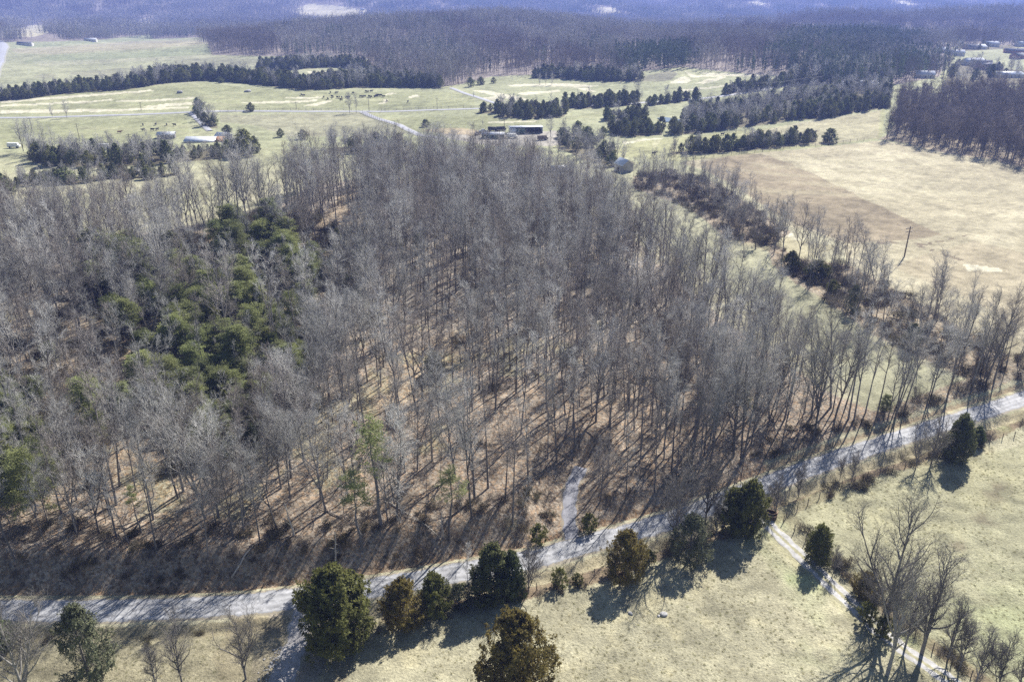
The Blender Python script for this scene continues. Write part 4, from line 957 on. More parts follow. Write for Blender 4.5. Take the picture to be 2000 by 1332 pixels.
M_WALLW = mat('white_siding', (.62, .60, .56), .7, .1, .6); M_WALLG = mat('grey_boards', (.26, .25, .24), .85, .25, 1.2); M_WALLB = mat('brick_wall', (.30, .16, .12), .85, .2, 3)
M_WALLP = mat('pale_boards', (.42, .41, .39), .85, .25, 1.2); M_WALLT = mat('tan_siding', (.45, .38, .30), .8, .1, 1); M_TIN = mat('bright_tin', (.68, .70, .74), .38, .14, .7, metal=.25, spec=.6); M_TINR = mat('rusty_tin', (.42, .22, .11), .7, .35, .9)
M_SHING = mat('grey_shingles', (.20, .20, .22), .85, .2, 2); M_SHINGL = mat('pale_roof', (.62, .64, .70), .6, .1, 1); M_DARK = mat('dark_opening', (.03, .03, .035), .9); M_GREEN = mat('green_steel', (.10, .16, .13), .6, .1, 1); M_GLASS = mat('window_glass', (.05, .06, .08), .15, spec=.8)
M_RUST = mat('rusted_steel', (.085, .055, .04), .8, .35, 3); M_STEEL = mat('steel_blue', (.25, .29, .36), .5, .1, 2); M_RED = mat('red_paint', (.45, .07, .04), .5, .1, 2); M_POLE = mat('pole_wood', (.17, .14, .115), .9, .2, 3); M_WHITEP = mat('white_paint', (.75, .75, .74), .5)
M_ROCK = mat('rock', (.36, .35, .34), .9, .25, 2, .2, bump=.4); M_WIRE = mat('wire', (.16, .15, .14), .9); M_RUBBER = mat('tyre', (.03, .03, .03), .9)
def gable(name, x, y, rz, L, Wd, h, rise, wallm, roofm, label, cat, group=None, door=True, wins=2, chimney=False, over=.4):
    o = root(name, x, y, rz, label, cat, group)
    a, b = L / 2, Wd / 2
    V = [(-a, -b, -1.5), (a, -b, -1.5), (a, b, -1.5), (-a, b, -1.5), (-a, -b, h), (a, -b, h), (a, b, h), (-a, b, h), (-a, 0, h + rise), (a, 0, h + rise)]
    F4 = [[0, 1, 5, 4], [2, 3, 7, 6], [1, 2, 6, 5], [3, 0, 4, 7]]; F3 = [[5, 6, 9], [7, 4, 8]]
    obj('wall', mesh_np('wall', np.array(V, float), [np.array(F3), np.array(F4)], wallm), o)
    k = rise / b; e = over; t = .14
    P = []
    for s in (-1, 1):
        P.append((np.array([(-a - e, s * (b + e), h - k * e + .02), (a + e, s * (b + e), h - k * e + .02), (a + e, 0, h + rise + .03), (-a - e, 0, h + rise + .03),
                           (-a - e, s * (b + e), h - k * e + .02 + t), (a + e, s * (b + e), h - k * e + .02 + t), (a + e, 0, h + rise + .03 + t), (-a - e, 0, h + rise + .03 + t)], float),
                  np.array([[0, 1, 2, 3], [7, 6, 5, 4], [0, 4, 5, 1], [1, 5, 6, 2], [3, 7, 4, 0]])))
    v, f = join(P); rf = obj('roof', mesh_np('roof', v, f, roofm), o)
    if chimney: part('chimney', [(a * .3, a * .3 + .7, -.35, .35, h + rise * .5, h + rise + .9)], M_WALLB, rf)
    if door:
        d = part('door', [(-.5, .5, -b - .06, -b - .003, 0, 2.1)], M_DARK, o)
    for i in range(wins):
        q = (-1) ** i * (L * .28 + (i // 2) * 1.6); w = part('window', [(q - .5, q + .5, -b - .07, -b - .003, .9, 2.1)], M_WALLW, o); part('pane', [(q - .4, q + .4, -b - .09, -b - .072, 1.0, 2.0)], M_GLASS, w)
    return o
# barn with the two-stage metal roof
X, Y = ground_at(396, 279); o = root('barn', X, Y + 4, .02, 'long grey barn with stepped tin roofs and one rusty roof end', 'barn')
part('wall', [(-9.5, 10, -4, 5, -2, 4.2), (-6, 9.4, -8.5, -4.003, -2, 2.6)], M_WALLW, o)
def slab(name, pts, m, parent, t=.15):
    v = np.array([(*p,) for p in pts] + [(p[0], p[1], p[2] + t) for p in pts], float); return obj(name, mesh_np(name, v, np.array([[0, 1, 2, 3], [7, 6, 5, 4], [0, 4, 5, 1], [1, 5, 6, 2], [2, 6, 7, 3], [3, 7, 4, 0]]), m), parent)
slab('roof', [(-10, -4.5, 4.2), (6, -4.5, 4.2), (6, .6, 6.0), (-10, .6, 6.0)], M_TIN, o); slab('roof', [(-10, 5.6, 4.2), (10.5, 5.6, 4.2), (10.5, .6, 6.02), (-10, .6, 6.02)], M_TIN, o)
p = slab('roof', [(6.02, -4.5, 4.22), (10.5, -4.5, 4.22), (10.5, .6, 6.0), (6.02, .6, 6.0)], M_TINR, o); p['label'] = 'rusty orange roof end'
slab('lean_to_roof', [(-6.4, -9, 2.5), (9.8, -9, 2.5), (9.8, -3.9, 3.7), (-6.4, -3.9, 3.7)], M_TIN, o)
for q in (-4, 0, 4, 8): part('door', [(q - 1, q + 1, -8.57, -8.505, -.4, 2.1)], M_DARK, o)
X, Y = ground_at(326, 270); gable('farm_shed', X, Y, .2, 9, 5, 2.2, 1.1, M_WALLG, M_SHINGL, 'small pale-roofed shed left of the long grey barn', 'shed')
X, Y = ground_at(438, 276); gable('farm_shed', X, Y, -.3, 7, 6, 3, 1.6, M_WALLG, M_TIN, 'small tin-roofed shed at the right end of the long grey barn', 'shed')
# long open-fronted steel shed
X, Y = ground_at(1027, 262); o = root('open_shed', X, Y + 4, .14, 'long open-fronted shed with dark bays and a flat pale roof', 'shed'); o.scale = (.88, .88, .8)
part('wall', [(-10.5, -10.3, -4, 4, -1, 4.3), (10.3, 10.5, -4, 4, -1, 4.0), (-10.3, 10.3, 3.8, 4, -1, 3.9)], M_TIN, o)
part('green_panel', [(-6.4, -3.6, -4.02, -3.9, -.5, 3.9), (-3.4, -.8, -4.02, -3.9, -.5, 3.9)], M_GREEN, o)
part('front_panel', [(-10.3, -6.6, -4.02, -3.9, -.5, 4.0)], M_TIN, o)
part('back_shade', [(-10.2, 10.2, 3.2, 3.7, -.5, 3.8)], M_DARK, o)  # near-black slab painting the shade inside the open bays
slab('roof', [(-10.9, -4.6, 4.5), (10.9, -4.6, 4.5), (10.9, 4.5, 3.95), (-10.9, 4.5, 3.95)], M_SHINGL, o)
for q in (-.6, 2.2, 4.9, 7.6): part('post', [(q - .12, q + .12, -4.0, -3.76, -.5, 4.3)], M_POLE, o)
X, Y = ground_at(963, 270); gable('farm_shed', X, Y, -.05, 12, 5, 2.3, .8, M_GREEN, M_SHINGL, 'low dark green shed with a pale roof before the long open shed', 'shed', wins=0)
X, Y = ground_at(1091, 346); gable('cabin', X, Y, .1, 6.5, 5.5, 3.4, 1.5, M_WALLG, M_TIN, 'small grey cabin with a bright tin roof inside the wood edge', 'cabin')
X, Y = ground_at(1218, 334); gable('gabled_barn', X, Y, -1.15, 7, 5.6, 3.2, 2.2, M_WALLP, M_TIN, 'weathered grey gabled barn with a bright roof, right of the cabin', 'barn', wins=0)
X, Y = ground_at(1212, 84); 
HOUSES = [(1839, 96, 11, 'white', .3), (1867, 101, 13, 'pale', -.2), (1897, 90, 12, 'tan', .1), (1911, 90, 13, 'white', .2), (1937, 84, 12, 'white', 0), (1996, 84, 11, 'pale', .2), (1981, 98, 15, 'grey', -.3), (1989, 107, 12, 'grey', .5),
          (1902, 117, 14, 'white', .1), (1917, 121, 14, 'grey', -.4), (1893, 119, 10, 'pale', .3), (1925, 127, 15, 'grey', .6), (1942, 129, 10, 'grey', .1), (1725, 135, 9, 'white', 0), (1806, 143, 11, 'white', -.2), (1689, 162, 12, 'white', .2), (1704, 165, 8, 'white', .6), (1654, 164, 12, 'pale', .1)]
for i, (bx, by, L, kd, rz) in enumerate(HOUSES):
    X, Y = ground_at(bx, by, 4)
    wm, rm = {'white': (M_WALLW, M_SHINGL), 'pale': (M_WALLW, M_SHINGL), 'tan': (M_WALLT, M_SHING), 'grey': (M_WALLB, M_SHING)}[kd]
    L *= 1.3; lb = {'white': 'white-roofed', 'pale': 'pale-roofed', 'tan': 'tan', 'grey': 'grey-roofed'}[kd]
    where = 'among the trees below the pine hill' if bx < 1820 else ('beside the upper village field' if by < 100 else 'below the village field')
    gable('house', X, Y, rz, L, L * .62, 3.2, 2.4, wm, rm, '%s village house %s' % (lb, where), 'house', 'houses %s (%s)' % (where, lb), chimney=kd != 'tan')
for bx, by, L, lb, m in [(1970, 140, 26, 'long low building with a glaring white roof behind the dark wood', M_TIN), (176, 75, 22, 'white building at the tree line beyond the upper left field', M_SHINGL), (4, 55, 20, 'white-roofed building at the far left edge beyond the fields', M_SHINGL), (708, 17, 16, 'white farmhouse on the edge of the pale hilltop field', M_SHINGL),
                      (48, 82, 24, 'long dark-sided building at the top of the upper left field', M_SHING), (367, 59, 16, 'pale roof among the trees left of the wooded hill', M_SHINGL), (1500, 53, 18, 'left white house in the far valley clearing', M_SHINGL), (1528, 54, 26, 'right long white building in the far valley clearing', M_SHINGL), (1762, 8, 30, 'white building in the farthest clearing at the top right', M_SHINGL), (1232, 60, 14, 'small pale building in the clearing on the wooded slope', M_SHINGL)]:
    X, Y = ground_at(bx, by, 5); gable('house' if L < 23 else 'long_building', X, Y, .1, L * .85, L * .4, 3.0, 1.8, M_WALLW, m, lb, 'house' if L < 23 else 'building')

# vehicles and clutter of the yard
def vehicle(bx, by, rz, m, lb, kind='pickup'):
    X, Y = ground_at(bx, by); o = root(kind.replace(' ', '_'), X, Y, rz, lb, kind)
    bm = bmesh.new()
    prof = [(-2.6, .45), (2.6, .45), (2.6, 1.0), (1.2, 1.1), (.6, 1.75), (-.9, 1.8), (-1.1, 1.1), (-2.6, 1.1)] if kind == 'pickup' else [(-2.9, .5), (2.9, .5), (2.9, 1.3), (2.2, 1.5), (2.0, 2.4), (-2.9, 2.5)]
    vs = [[bm.verts.new((p[0], s, p[1])) for p in prof] for s in (-.92, .92)]
    bm.faces.new(vs[0][::-1]); bm.faces.new(vs[1])
    for i in range(len(prof)): bm.faces.new((vs[0][i], vs[0][(i + 1) % len(prof)], vs[1][(i + 1) % len(prof)], vs[1][i]))
    bmesh.ops.bevel(bm, geom=bm.edges[:], offset=.06, segments=1, affect='EDGES'); bmesh.ops.recalc_face_normals(bm, faces=bm.faces)
    me = bpy.data.meshes.new('body'); bm.to_mesh(me); bm.free(); me.materials.append(m); obj('body', me, o)
    part('windscreen', [(.85, .95, -.75, .75, 1.2, 1.62)], M_GLASS, o)
    for sx in (-1.7, 1.7):
        for sy in (-.93, .93):
            a = np.arange(14) / 14 * 6.283; V = [(sx + .42 * math.cos(q), sy + d, .42 + .42 * math.sin(q)) for d in (-.12, .12) for q in a]
            bmw = bmesh.new(); v = [bmw.verts.new(p) for p in V]; bmw.faces.new(v[:14]); bmw.faces.new(v[14:][::-1])
            for i in range(14): bmw.faces.new((v[i], v[14 + i], v[14 + (i + 1) % 14], v[(i + 1) % 14]))
            me = bpy.data.meshes.new('wheel'); bmw.to_mesh(me); bmw.free(); me.materials.append(M_RUBBER); obj('wheel', me, o)
vehicle(944, 259, .2, M_STEEL, 'grey-blue pickup parked left of the sheds'); vehicle(963, 257, -.3, M_RUBBER, 'dark truck parked between the two sheds, left one', 'truck'); vehicle(979, 256, .5, M_RUBBER, 'dark truck parked against the open shed corner', 'truck')
vehicle(933, 264, 1.2, M_RUST, 'small rust-red pickup left of the green shed'); vehicle(1060, 274, .3, M_POLE, 'brown farm machine in the yard right of the sheds', 'farm machine')
vehicle(1000, 270, 0, M_WHITEP, 'white flatbed truck in the yard below the sheds', 'truck'); vehicle(205, 291, .1, M_WHITEP, 'white camper behind the left hedge', 'camper'); vehicle(28, 289, .1, M_WHITEP, 'white truck at the far left behind the hedge', 'truck')
def rockmesh(seed, s=1.0):
    r = np.random.default_rng(seed); bm = bmesh.new(); bmesh.ops.create_icosphere(bm, subdivisions=2, radius=1)
    d = unit(r.normal(size=(7, 3))); kk = .62 + .3 * r.random(7)
    for v in bm.verts:
        for q, k in zip(d, kk):
            t = v.co.dot(Vector(q)) - k
            if t > 0: v.co -= Vector(q) * t
        v.co = Vector((v.co.x * 1.3, v.co.y, v.co.z * .7)) * s
    me = bpy.data.meshes.new('rock'); bm.to_mesh(me); bm.free(); me.materials.append(M_ROCK); return me
RK = [rockmesh(k) for k in range(4)]
for i, (bx, by, s, lb) in enumerate([(1296, 1200, .45, 'larger grey rock lying in the middle pasture'), (1286, 1203, .22, 'small stone left of the larger grey rock'), (1231, 1198, .3, 'small pale stone in the pasture left of the rocks'), (352, 182, 2, 'grey outcrop left in the green pasture'), (484, 180, 2.2, 'grey outcrop right in the green pasture')]):
    X, Y = ground_at(bx, by); o = obj('rock', RK[i % 4], None, (X, Y, float(land_z(X, Y)) + s * .2), (0, 0, i)); o.scale = (s, s, s); tag(o, lb, 'rock')
r = np.random.default_rng(55); g0 = [ground_at(552, 1270), ground_at(540, 1300), ground_at(532, 1340), ground_at(528, 1380)]
n = 230; t = r.random(n) * 3; i = t.astype(int); w = t - i; g0 = np.array(g0); pp = g0[i] * (1 - w)[:, None] + g0[i + 1] * w[:, None] + r.normal(0, .75, (n, 2))
g = gather('gravel', np.column_stack([pp, land_z(pp[:, 0], pp[:, 1]) + .03]), r.integers(0, 4, n), r.random(n) * 6.28, r.uniform(.06, .16, n), [[m] for m in RK]); tag(g, 'loose pale stones heaped along the left edge of the gravel lane', 'gravel', kind='stuff')

# utility poles
def pole(bx, by, ty, lb, arms=1, R=.16):
    X, Y = ground_at(bx, by); h = max(height_to(X, Y, ty), 5); o = root('utility_pole', X, Y, .3, lb, 'utility pole')
    l = np.zeros((1, 4, 3)); l[0, :, 2] = np.linspace(-.5, h, 4); v, f = tubes(l, R, R * .7, 8); obj('post', mesh_np('post', v, f, M_POLE, True), o)
    for k in range(arms):
        c = part('crossarm', [(-1.2, 1.2, R, R + .12, h - .7 - k * 1.1, h - .55 - k * 1.1)], M_POLE, o)
        part('insulator', [(q - .06, q + .06, R - .02, R + .12, h - .548 - k * 1.1, h - .33 - k * 1.1) for q in (-1.1, -.4, .4, 1.1)], M_WHITEP, c)
    return o
for a in [(1766, 502, 443, 'tall utility pole standing on the tan field above the hedgerow', 2, .22), (156, 276, 241, 'tall utility pole behind the left hedge', 2), (256, 291, 261, 'utility pole among the hedge trees, left of the barn', 3), (63, 256, 230, 'utility pole at the left above the tall bare trees', 1), (276, 216, 200, 'utility pole in the striped pasture beyond the valley road', 1),
          (854, 215, 191, 'utility pole beyond the valley road, right of the fork', 1), (721, 219, 190, 'utility pole at the road fork', 1), (985, 251, 231, 'utility pole left of the long open shed', 1), (1572, 171, 155, 'utility pole on the highway bend, right one', 1), (1472, 182, 166, 'utility pole on the highway bend, left one', 1), (579, 214, 199, 'utility pole in the green pasture left of the fork trees', 1)]: pole(*a)
def wires(name, a, b, za, zb, lb, n=2, gap=.45, sag=.8, R=.022):
    (x0, y0), (x1, y1) = ground_at(*a), ground_at(*b); t = np.linspace(0, 1, 14); L = []
    for k in range(n):
        L.append(np.stack([x0 + (x1 - x0) * t + k * gap, y0 + (y1 - y0) * t, (float(land_z(x0, y0)) + za) * (1 - t) + (float(land_z(x1, y1)) + zb) * t - sag * 4 * t * (1 - t)], 1))
    v, f = tubes(np.array(L), R, R, 3); o = obj(name, mesh_np(name, v, f, M_WIRE)); tag(o, lb, 'cable')
wires('overhead_cable', (648, 1262), (560, 1392), 3.2, 3.4, 'two thin overhead cables leaving the largest juniper towards the bottom edge', 3, .35, .3, .03)
wires('power_line', (1472, 182), (1572, 171), 7, 7, 'power line between the two poles on the highway bend', 2, .6, 1.0, .09); wires('power_line', (1572, 171), (1640, 160), 7, 7, 'power line running right from the highway bend', 2, .6, 1.0, .09)
# rusty feeder ring and gate at the head of the track
X, Y = ground_at(1505, 1016); o = root('round_feeder', X + .2, Y + .8, .2, 'rusty round feeder ring standing at the head of the gravel track', 'feeder')
a = np.linspace(0, 6.283, 25)[:-1]
def ring(R, z, rr): return np.array([[[R * math.cos(q), R * math.sin(q), z] for q in np.linspace(0, 6.283, 25)]])
v, f = join([tubes(ring(1.0, 1.35, 0), .06, .06, 5), tubes(ring(1.0, .75, 0), .035, .035, 5)]); obj('rim', mesh_np('rim', v, f, mat('pale_rust', (.40, .25, .17), .7, .2, 3), True), o)
v = np.array([(0.99 * math.cos(q), 0.99 * math.sin(q), z) for z in (-.1, .72) for q in a]); i = np.arange(24); obj('side_panel', mesh_np('side_panel', v, np.stack([i, (i + 1) % 24, (i + 1) % 24 + 24, i + 24], 1), M_RUST, True), o)
v, f = tubes(np.array([[[1.0 * math.cos(q), 1.0 * math.sin(q), .7], [1.0 * math.cos(q), 1.0 * math.sin(q), 1.35]] for q in a[::2]]), .03, .03, 4); obj('bars', mesh_np('bars', v, f, M_RUST), o)
for bx, lb in ((619, 'left white marker post at the bank foot beside the largest juniper'), (626, 'right white marker post at the bank foot beside the largest juniper')):
    X, Y = ground_at(bx, 1140); o = root('marker_post', X, Y, .2, lb, 'marker post'); part('post', [(-.05, .05, -.05, .05, -.3, 1.0)], M_POLE, o); part('plate', [(-.13, .13, -.08, -.052, .45, 1.05)], M_WHITEP, o)

# fences: separate posts on shared wires
PM = mesh_np('post', *(lambda a: (a[0], a[1]))(tubes(np.array([[[0, 0, -.3], [0, 0, 1.35]]]), .07, .06, 6)), M_POLE)
def fence(line, gap, lb, s=1.0, rail=None):
    P = np.array(gline(line)); sg = np.hypot(*np.diff(P, axis=0).T); ss = np.concatenate([[0], np.cumsum(sg)]); gap = max(gap, ss[-1] / 95); t = np.arange(0, ss[-1], gap)
    x = np.interp(t, ss, P[:, 0]); y = np.interp(t, ss, P[:, 1]); z = land_z(x, y)
    o = bpy.data.objects.new('fence', None); C.objects.link(o); o.location = (x[0], y[0], z[0]); tag(o, lb, 'fence')
    for i in range(len(x)):
        p = bpy.data.objects.new('post', PM); C.objects.link(p); p.parent = o; p.location = (x[i] - x[0], y[i] - y[0], z[i] - z[0]); p.scale = (s, s, s)
    lines = np.array([np.stack([x - x[0], y - y[0], z - z[0] + q * s], 1) for q in (.4, .8, 1.15)]); v, f = tubes(lines, .012 * s * (1 if s < 1.3 else 3), .012 * s * (1 if s < 1.3 else 3), 3); obj('wire', mesh_np('wire', v, f, M_WIRE), o)
fence([(1530, 1020), (1610, 1092), (1690, 1162), (1780, 1240), (1890, 1320), (1990, 1395)], 2.6, 'wire fence along the right side of the gravel track')
fence([(1535, 1012), (1580, 985), (1650, 948), (1760, 915), (1860, 880), (2000, 850)], 3, 'wire fence between the road and the right pasture')
fence([(760, 1200), (900, 1185), (1020, 1160), (1140, 1130), (1250, 1105), (1400, 1040), (1480, 1015)], 3, 'wire fence between the road and the middle pasture')
fence([(1340, 310), (1420, 304), (1500, 296), (1600, 286), (1700, 274)], 5, 'post fence along the top of the tan field', 1.4)
fence([(1500, 405), (1540, 425), (1590, 452), (1640, 472), (1700, 476)], 3, 'post fence beside the brown strip down to the hedgerow', 1.3)
fence([(430, 219), (540, 217), (640, 217), (700, 217)], 5, 'fence along the valley road, left of the fork', 1.4); fence([(745, 218), (850, 214), (935, 212)], 5, 'fence along the valley road, right of the fork', 1.4)
fence([(1420, 258), (1530, 262), (1600, 276)], 5, 'thin fence crossing the pasture below the pond belt', 1.4); fence([(708, 222), (740, 236), (775, 249)], 4, 'fence along the farm drive', 1.4)
fence([(1150, 282), (1200, 268), (1300, 266), (1430, 252)], 5, 'fence between the grove and the lower pasture', 1.3)

# cattle: one body, legs, neck and head in one skin
def cow_mesh():
    bm = bmesh.new()
    def loft(rings, seg=10):
        prev = None
        for (cx, cy, cz, rx, rz, ax) in rings:
            vs = []
            for k in range(seg):
                q = k / seg * 6.283; u, w = rx * math.cos(q), rz * math.sin(q)
                vs.append(bm.verts.new((cx - w * math.sin(ax), cy + u, cz + w * math.cos(ax))))
            if prev:
                for k in range(seg): bm.faces.new((prev[k], prev[(k + 1) % seg], vs[(k + 1) % seg], vs[k]))
            else: bm.faces.new(vs[::-1])
            prev = vs
        bm.faces.new(prev)
    loft([(-1.15, 0, 1.12, .12, .14, 0), (-1.05, 0, 1.08, .28, .30, 0), (-.7, 0, 1.02, .34, .38, 0), (-.1, 0, .98, .38, .42, 0), (.5, 0, 1.0, .34, .42, 0), (.85, 0, 1.08, .24, .34, .4), (1.15, 0, 1.22, .15, .22, .5), (1.35, 0, 1.28, .14, .17, .0), (1.65, 0, 1.15, .09, .10, -.2), (1.75, 0, 1.11, .07, .07, -.2)])
    for lx in (-.85, .62):
        for s in (-.2, .2): 
            prev = None
            for cz, rr, dx in ((.95, .15, 0), (.6, .10, -.03 if lx < 0 else 0), (.35, .065, -.06 if lx < 0 else .02), (.0, .07, 0)):
                vs = [bm.verts.new((lx + dx + rr * math.cos(k / 6 * 6.283), s + rr * math.sin(k / 6 * 6.283), cz)) for k in range(6)]
                if prev:
                    for k in range(6): bm.faces.new((prev[k], vs[k], vs[(k + 1) % 6], prev[(k + 1) % 6]))
                prev = vs
    for s in (-1, 1):
        a = bm.verts.new((1.3, s * .12, 1.42)); b = bm.verts.new((1.25, s * .32, 1.45)); c = bm.verts.new((1.22, s * .14, 1.33)); bm.faces.new((a, b, c))
    me = bpy.data.meshes.new('cow'); bm.to_mesh(me); bm.free(); return me
CM = cow_mesh(); CM.materials.append(mat('black_coat', (.022, .02, .02), .7)); CB = CM.copy(); CB.materials.clear(); CB.materials.append(mat('brown_coat', (.22, .10, .05), .7))
cw = [(550 + a / 4, 130 + b / 4 + 1) for a, b in [(155, 224), (172, 232), (330, 244), (362, 258), (382, 208), (395, 238), (402, 242), (428, 210), (436, 246), (452, 245), (470, 245), (465, 266), (510, 243), (525, 244), (558, 212), (620, 240), (635, 240), (650, 238), (660, 200), (675, 202), (682, 238), (690, 240), (700, 242), (703, 197), (728, 238), (735, 232), (745, 230), (755, 229), (765, 230), (775, 231), (740, 237), (795, 240), (823, 274), (987, 279)]]
cw2 = [(a / 4, 180 + b / 4 + 1) for a, b in [(1118, 262), (1218, 258), (1303, 260), (1364, 263), (1120, 302), (1192, 300), (1230, 297), (1250, 328)]]
r = np.random.default_rng(77)
for k, (bx, by) in enumerate(cw + cw2):
    X, Y = ground_at(bx, by); o = obj('cow', CM, None, (X, Y, float(land_z(X, Y))), (0, 0, r.random() * 6.28)); o.scale = (1.08,) * 3
    herd = k < len(cw)
    tag(o, 'small black cow grazing in the %s' % ('pasture beyond the valley road' if herd else 'left pasture near the metal-roofed barn'), 'cow', 'black cattle %s' % ('beyond the valley road' if herd else 'near the barn'))
for me, bx, by, lb in ((CB, 234, 261, 'brown cow alone in the left pasture'), (CM, 1411, 265, 'black cow in the right pasture above the juniper row, left one'), (CM, 1468, 266, 'black cow in the right pasture behind the juniper row'), (CM, 1591, 261, 'black cow by the right end of the juniper row'), (CM, 1277, 303, 'black cow in the lower right pasture above the gabled barn')):
    X, Y = ground_at(bx, by); o = obj('cow', me, None, (X, Y, float(land_z(X, Y))), (0, 0, .4)); o.scale = (1.08,) * 3; tag(o, lb, 'cow')
# pond
pg = np.array([ground_at(*p) for p in [(1283, 232), (1300, 231), (1325, 234), (1332, 238), (1318, 241), (1296, 239)]]); zz = float(land_z(pg[:, 0], pg[:, 1]).max()) + .25
wm = bpy.data.materials.new('water'); wm.use_nodes = True; b = wm.node_tree.nodes['Principled BSDF']; b.inputs['Base Color'].default_value = (.10, .12, .14, 1); b.inputs['Roughness'].default_value = .08
tag(obj('water', mesh_np('water', np.column_stack([pg, np.full(6, zz)]), np.array([[0, 1, 2, 3, 4, 5]])[:, ::-1], wm)), kind='structure')

# ------------------------------------------------------------------ juniper belts and hedges of the valley
bx_, by_, bi, bb = [], [], [], []
for i, (poly, sp) in enumerate([(p, 4.4) for p in CEDAR_BELTS]):
    g = np.array([ground_at(*p) for p in poly]); x, y = jitter_grid(g[:, 0].min() - 5, g[:, 0].max() + 5, g[:, 1].min() - 5, g[:, 1].max() + 5, sp, 200 + i)
    px, py = pix(x, y, land_z(x, y)); k = inpoly(px, py, poly); bx_.append(x[k]); by_.append(y[k]); bi.append(np.full(k.sum(), i)); bb.append(np.full(k.sum(), .17))
for i, poly in enumerate(MIX_BELTS):
    g = np.array([ground_at(*p) for p in poly]); x, y = jitter_grid(g[:, 0].min() - 5, g[:, 0].max() + 5, g[:, 1].min() - 5, g[:, 1].max() + 5, 19 if i in (6, 7) else (4.4 if i < 2 else 5.4), 240 + i)
    px, py = pix(x, y, land_z(x, y)); k = inpoly(px, py, poly); bx_.append(x[k]); by_.append(y[k]); bi.append(np.full(k.sum(), 50 + i)); bb.append(np.full(k.sum(), (.58, .30, .66, .8, .7, .8, .75, .6, .6)[i]))
bx_, by_, bi, bb = [np.concatenate(q) for q in (bx_, by_, bi, bb)]
r = np.random.default_rng(210); isb = r.random(len(bx_)) < bb; bz = land_z(bx_, by_)
print('BELT cedars', (~isb).sum(), 'bare', isb.sum())
BELTNAME = {0: 'in the long belt behind the left pasture', 1: 'in the belt below the wooded hill', 2: 'in the short row above the striped field', 3: 'in the grove behind the long shed', 4: 'in the row right of the shed grove',
            5: 'in the row above the middle pasture', 6: 'in the valley road row near the pond', 7: 'in the belt beside the highway bend', 8: 'in the small grove right of the shed', 9: 'in the grove left of the pond',
            10: 'in the thick belt right of the pond', 11: 'in the row before the tan field', 12: 'in the belt above the right field', 50: 'in the mixed hedge around the barn', 51: 'in the scattered scrub above the left wood', 52: 'in the mixed thicket above the pond',
            53: 'behind the top of the big wood', 54: 'around the grey cabin', 55: 'below the far pine hill', 56: 'around the village houses', 57: 'along the upper village field', 58: 'along the barn lane'}
order = np.argsort(np.where(isb, 1e6, by_)); ind = set(order[:170].tolist())
csz = r.uniform(.5, 1.08, len(bx_)); bpx = pix(bx_, by_, bz)[0]; csz *= np.where((bi == 50) & (bpx > 345) & (bpx < 440), .55, 1); csz *= np.where(by_ > 650, 1.22, 1.0); csz *= np.where(bi == 51, .75, 1)
cpick = r.integers(0, 4, len(bx_)); ctw = r.random(len(bx_)) * 6.28
for i in sorted(ind):
    if isb[i]: continue
    k = int(cpick[i]); sz = 'short' if csz[i] < .85 else ('tall' if csz[i] > 1.05 else 'middling')
    tree('juniper', MIDCED[k], bx_[i], by_[i], MIDCED[k][2] * csz[i], ctw[i], '%s dark juniper %s' % (sz, BELTNAME[int(bi[i])]), 'juniper', 'junipers ' + BELTNAME[int(bi[i])] + ' (%s)' % sz)
rest = np.array([(not isb[i]) and i not in ind for i in range(len(bx_))])
g = gather('juniper_belts', np.stack([bx_, by_, bz], 1)[rest], cpick[rest], ctw[rest], csz[rest], [[c[0], c[1]] for c in MIDCED]); tag(g, 'dark evergreen belts dividing the far pastures', 'juniper belt', kind='stuff')
g = gather('bare_hedge_trees', np.stack([bx_, by_, bz], 1)[isb], cpick[isb] % 3, ctw[isb], csz[isb] * .72, [[c[0], c[1]] for c in MIDBARE]); tag(g, 'grey leafless trees mixed into the hedges of the valley', 'hedgerow', kind='stuff')
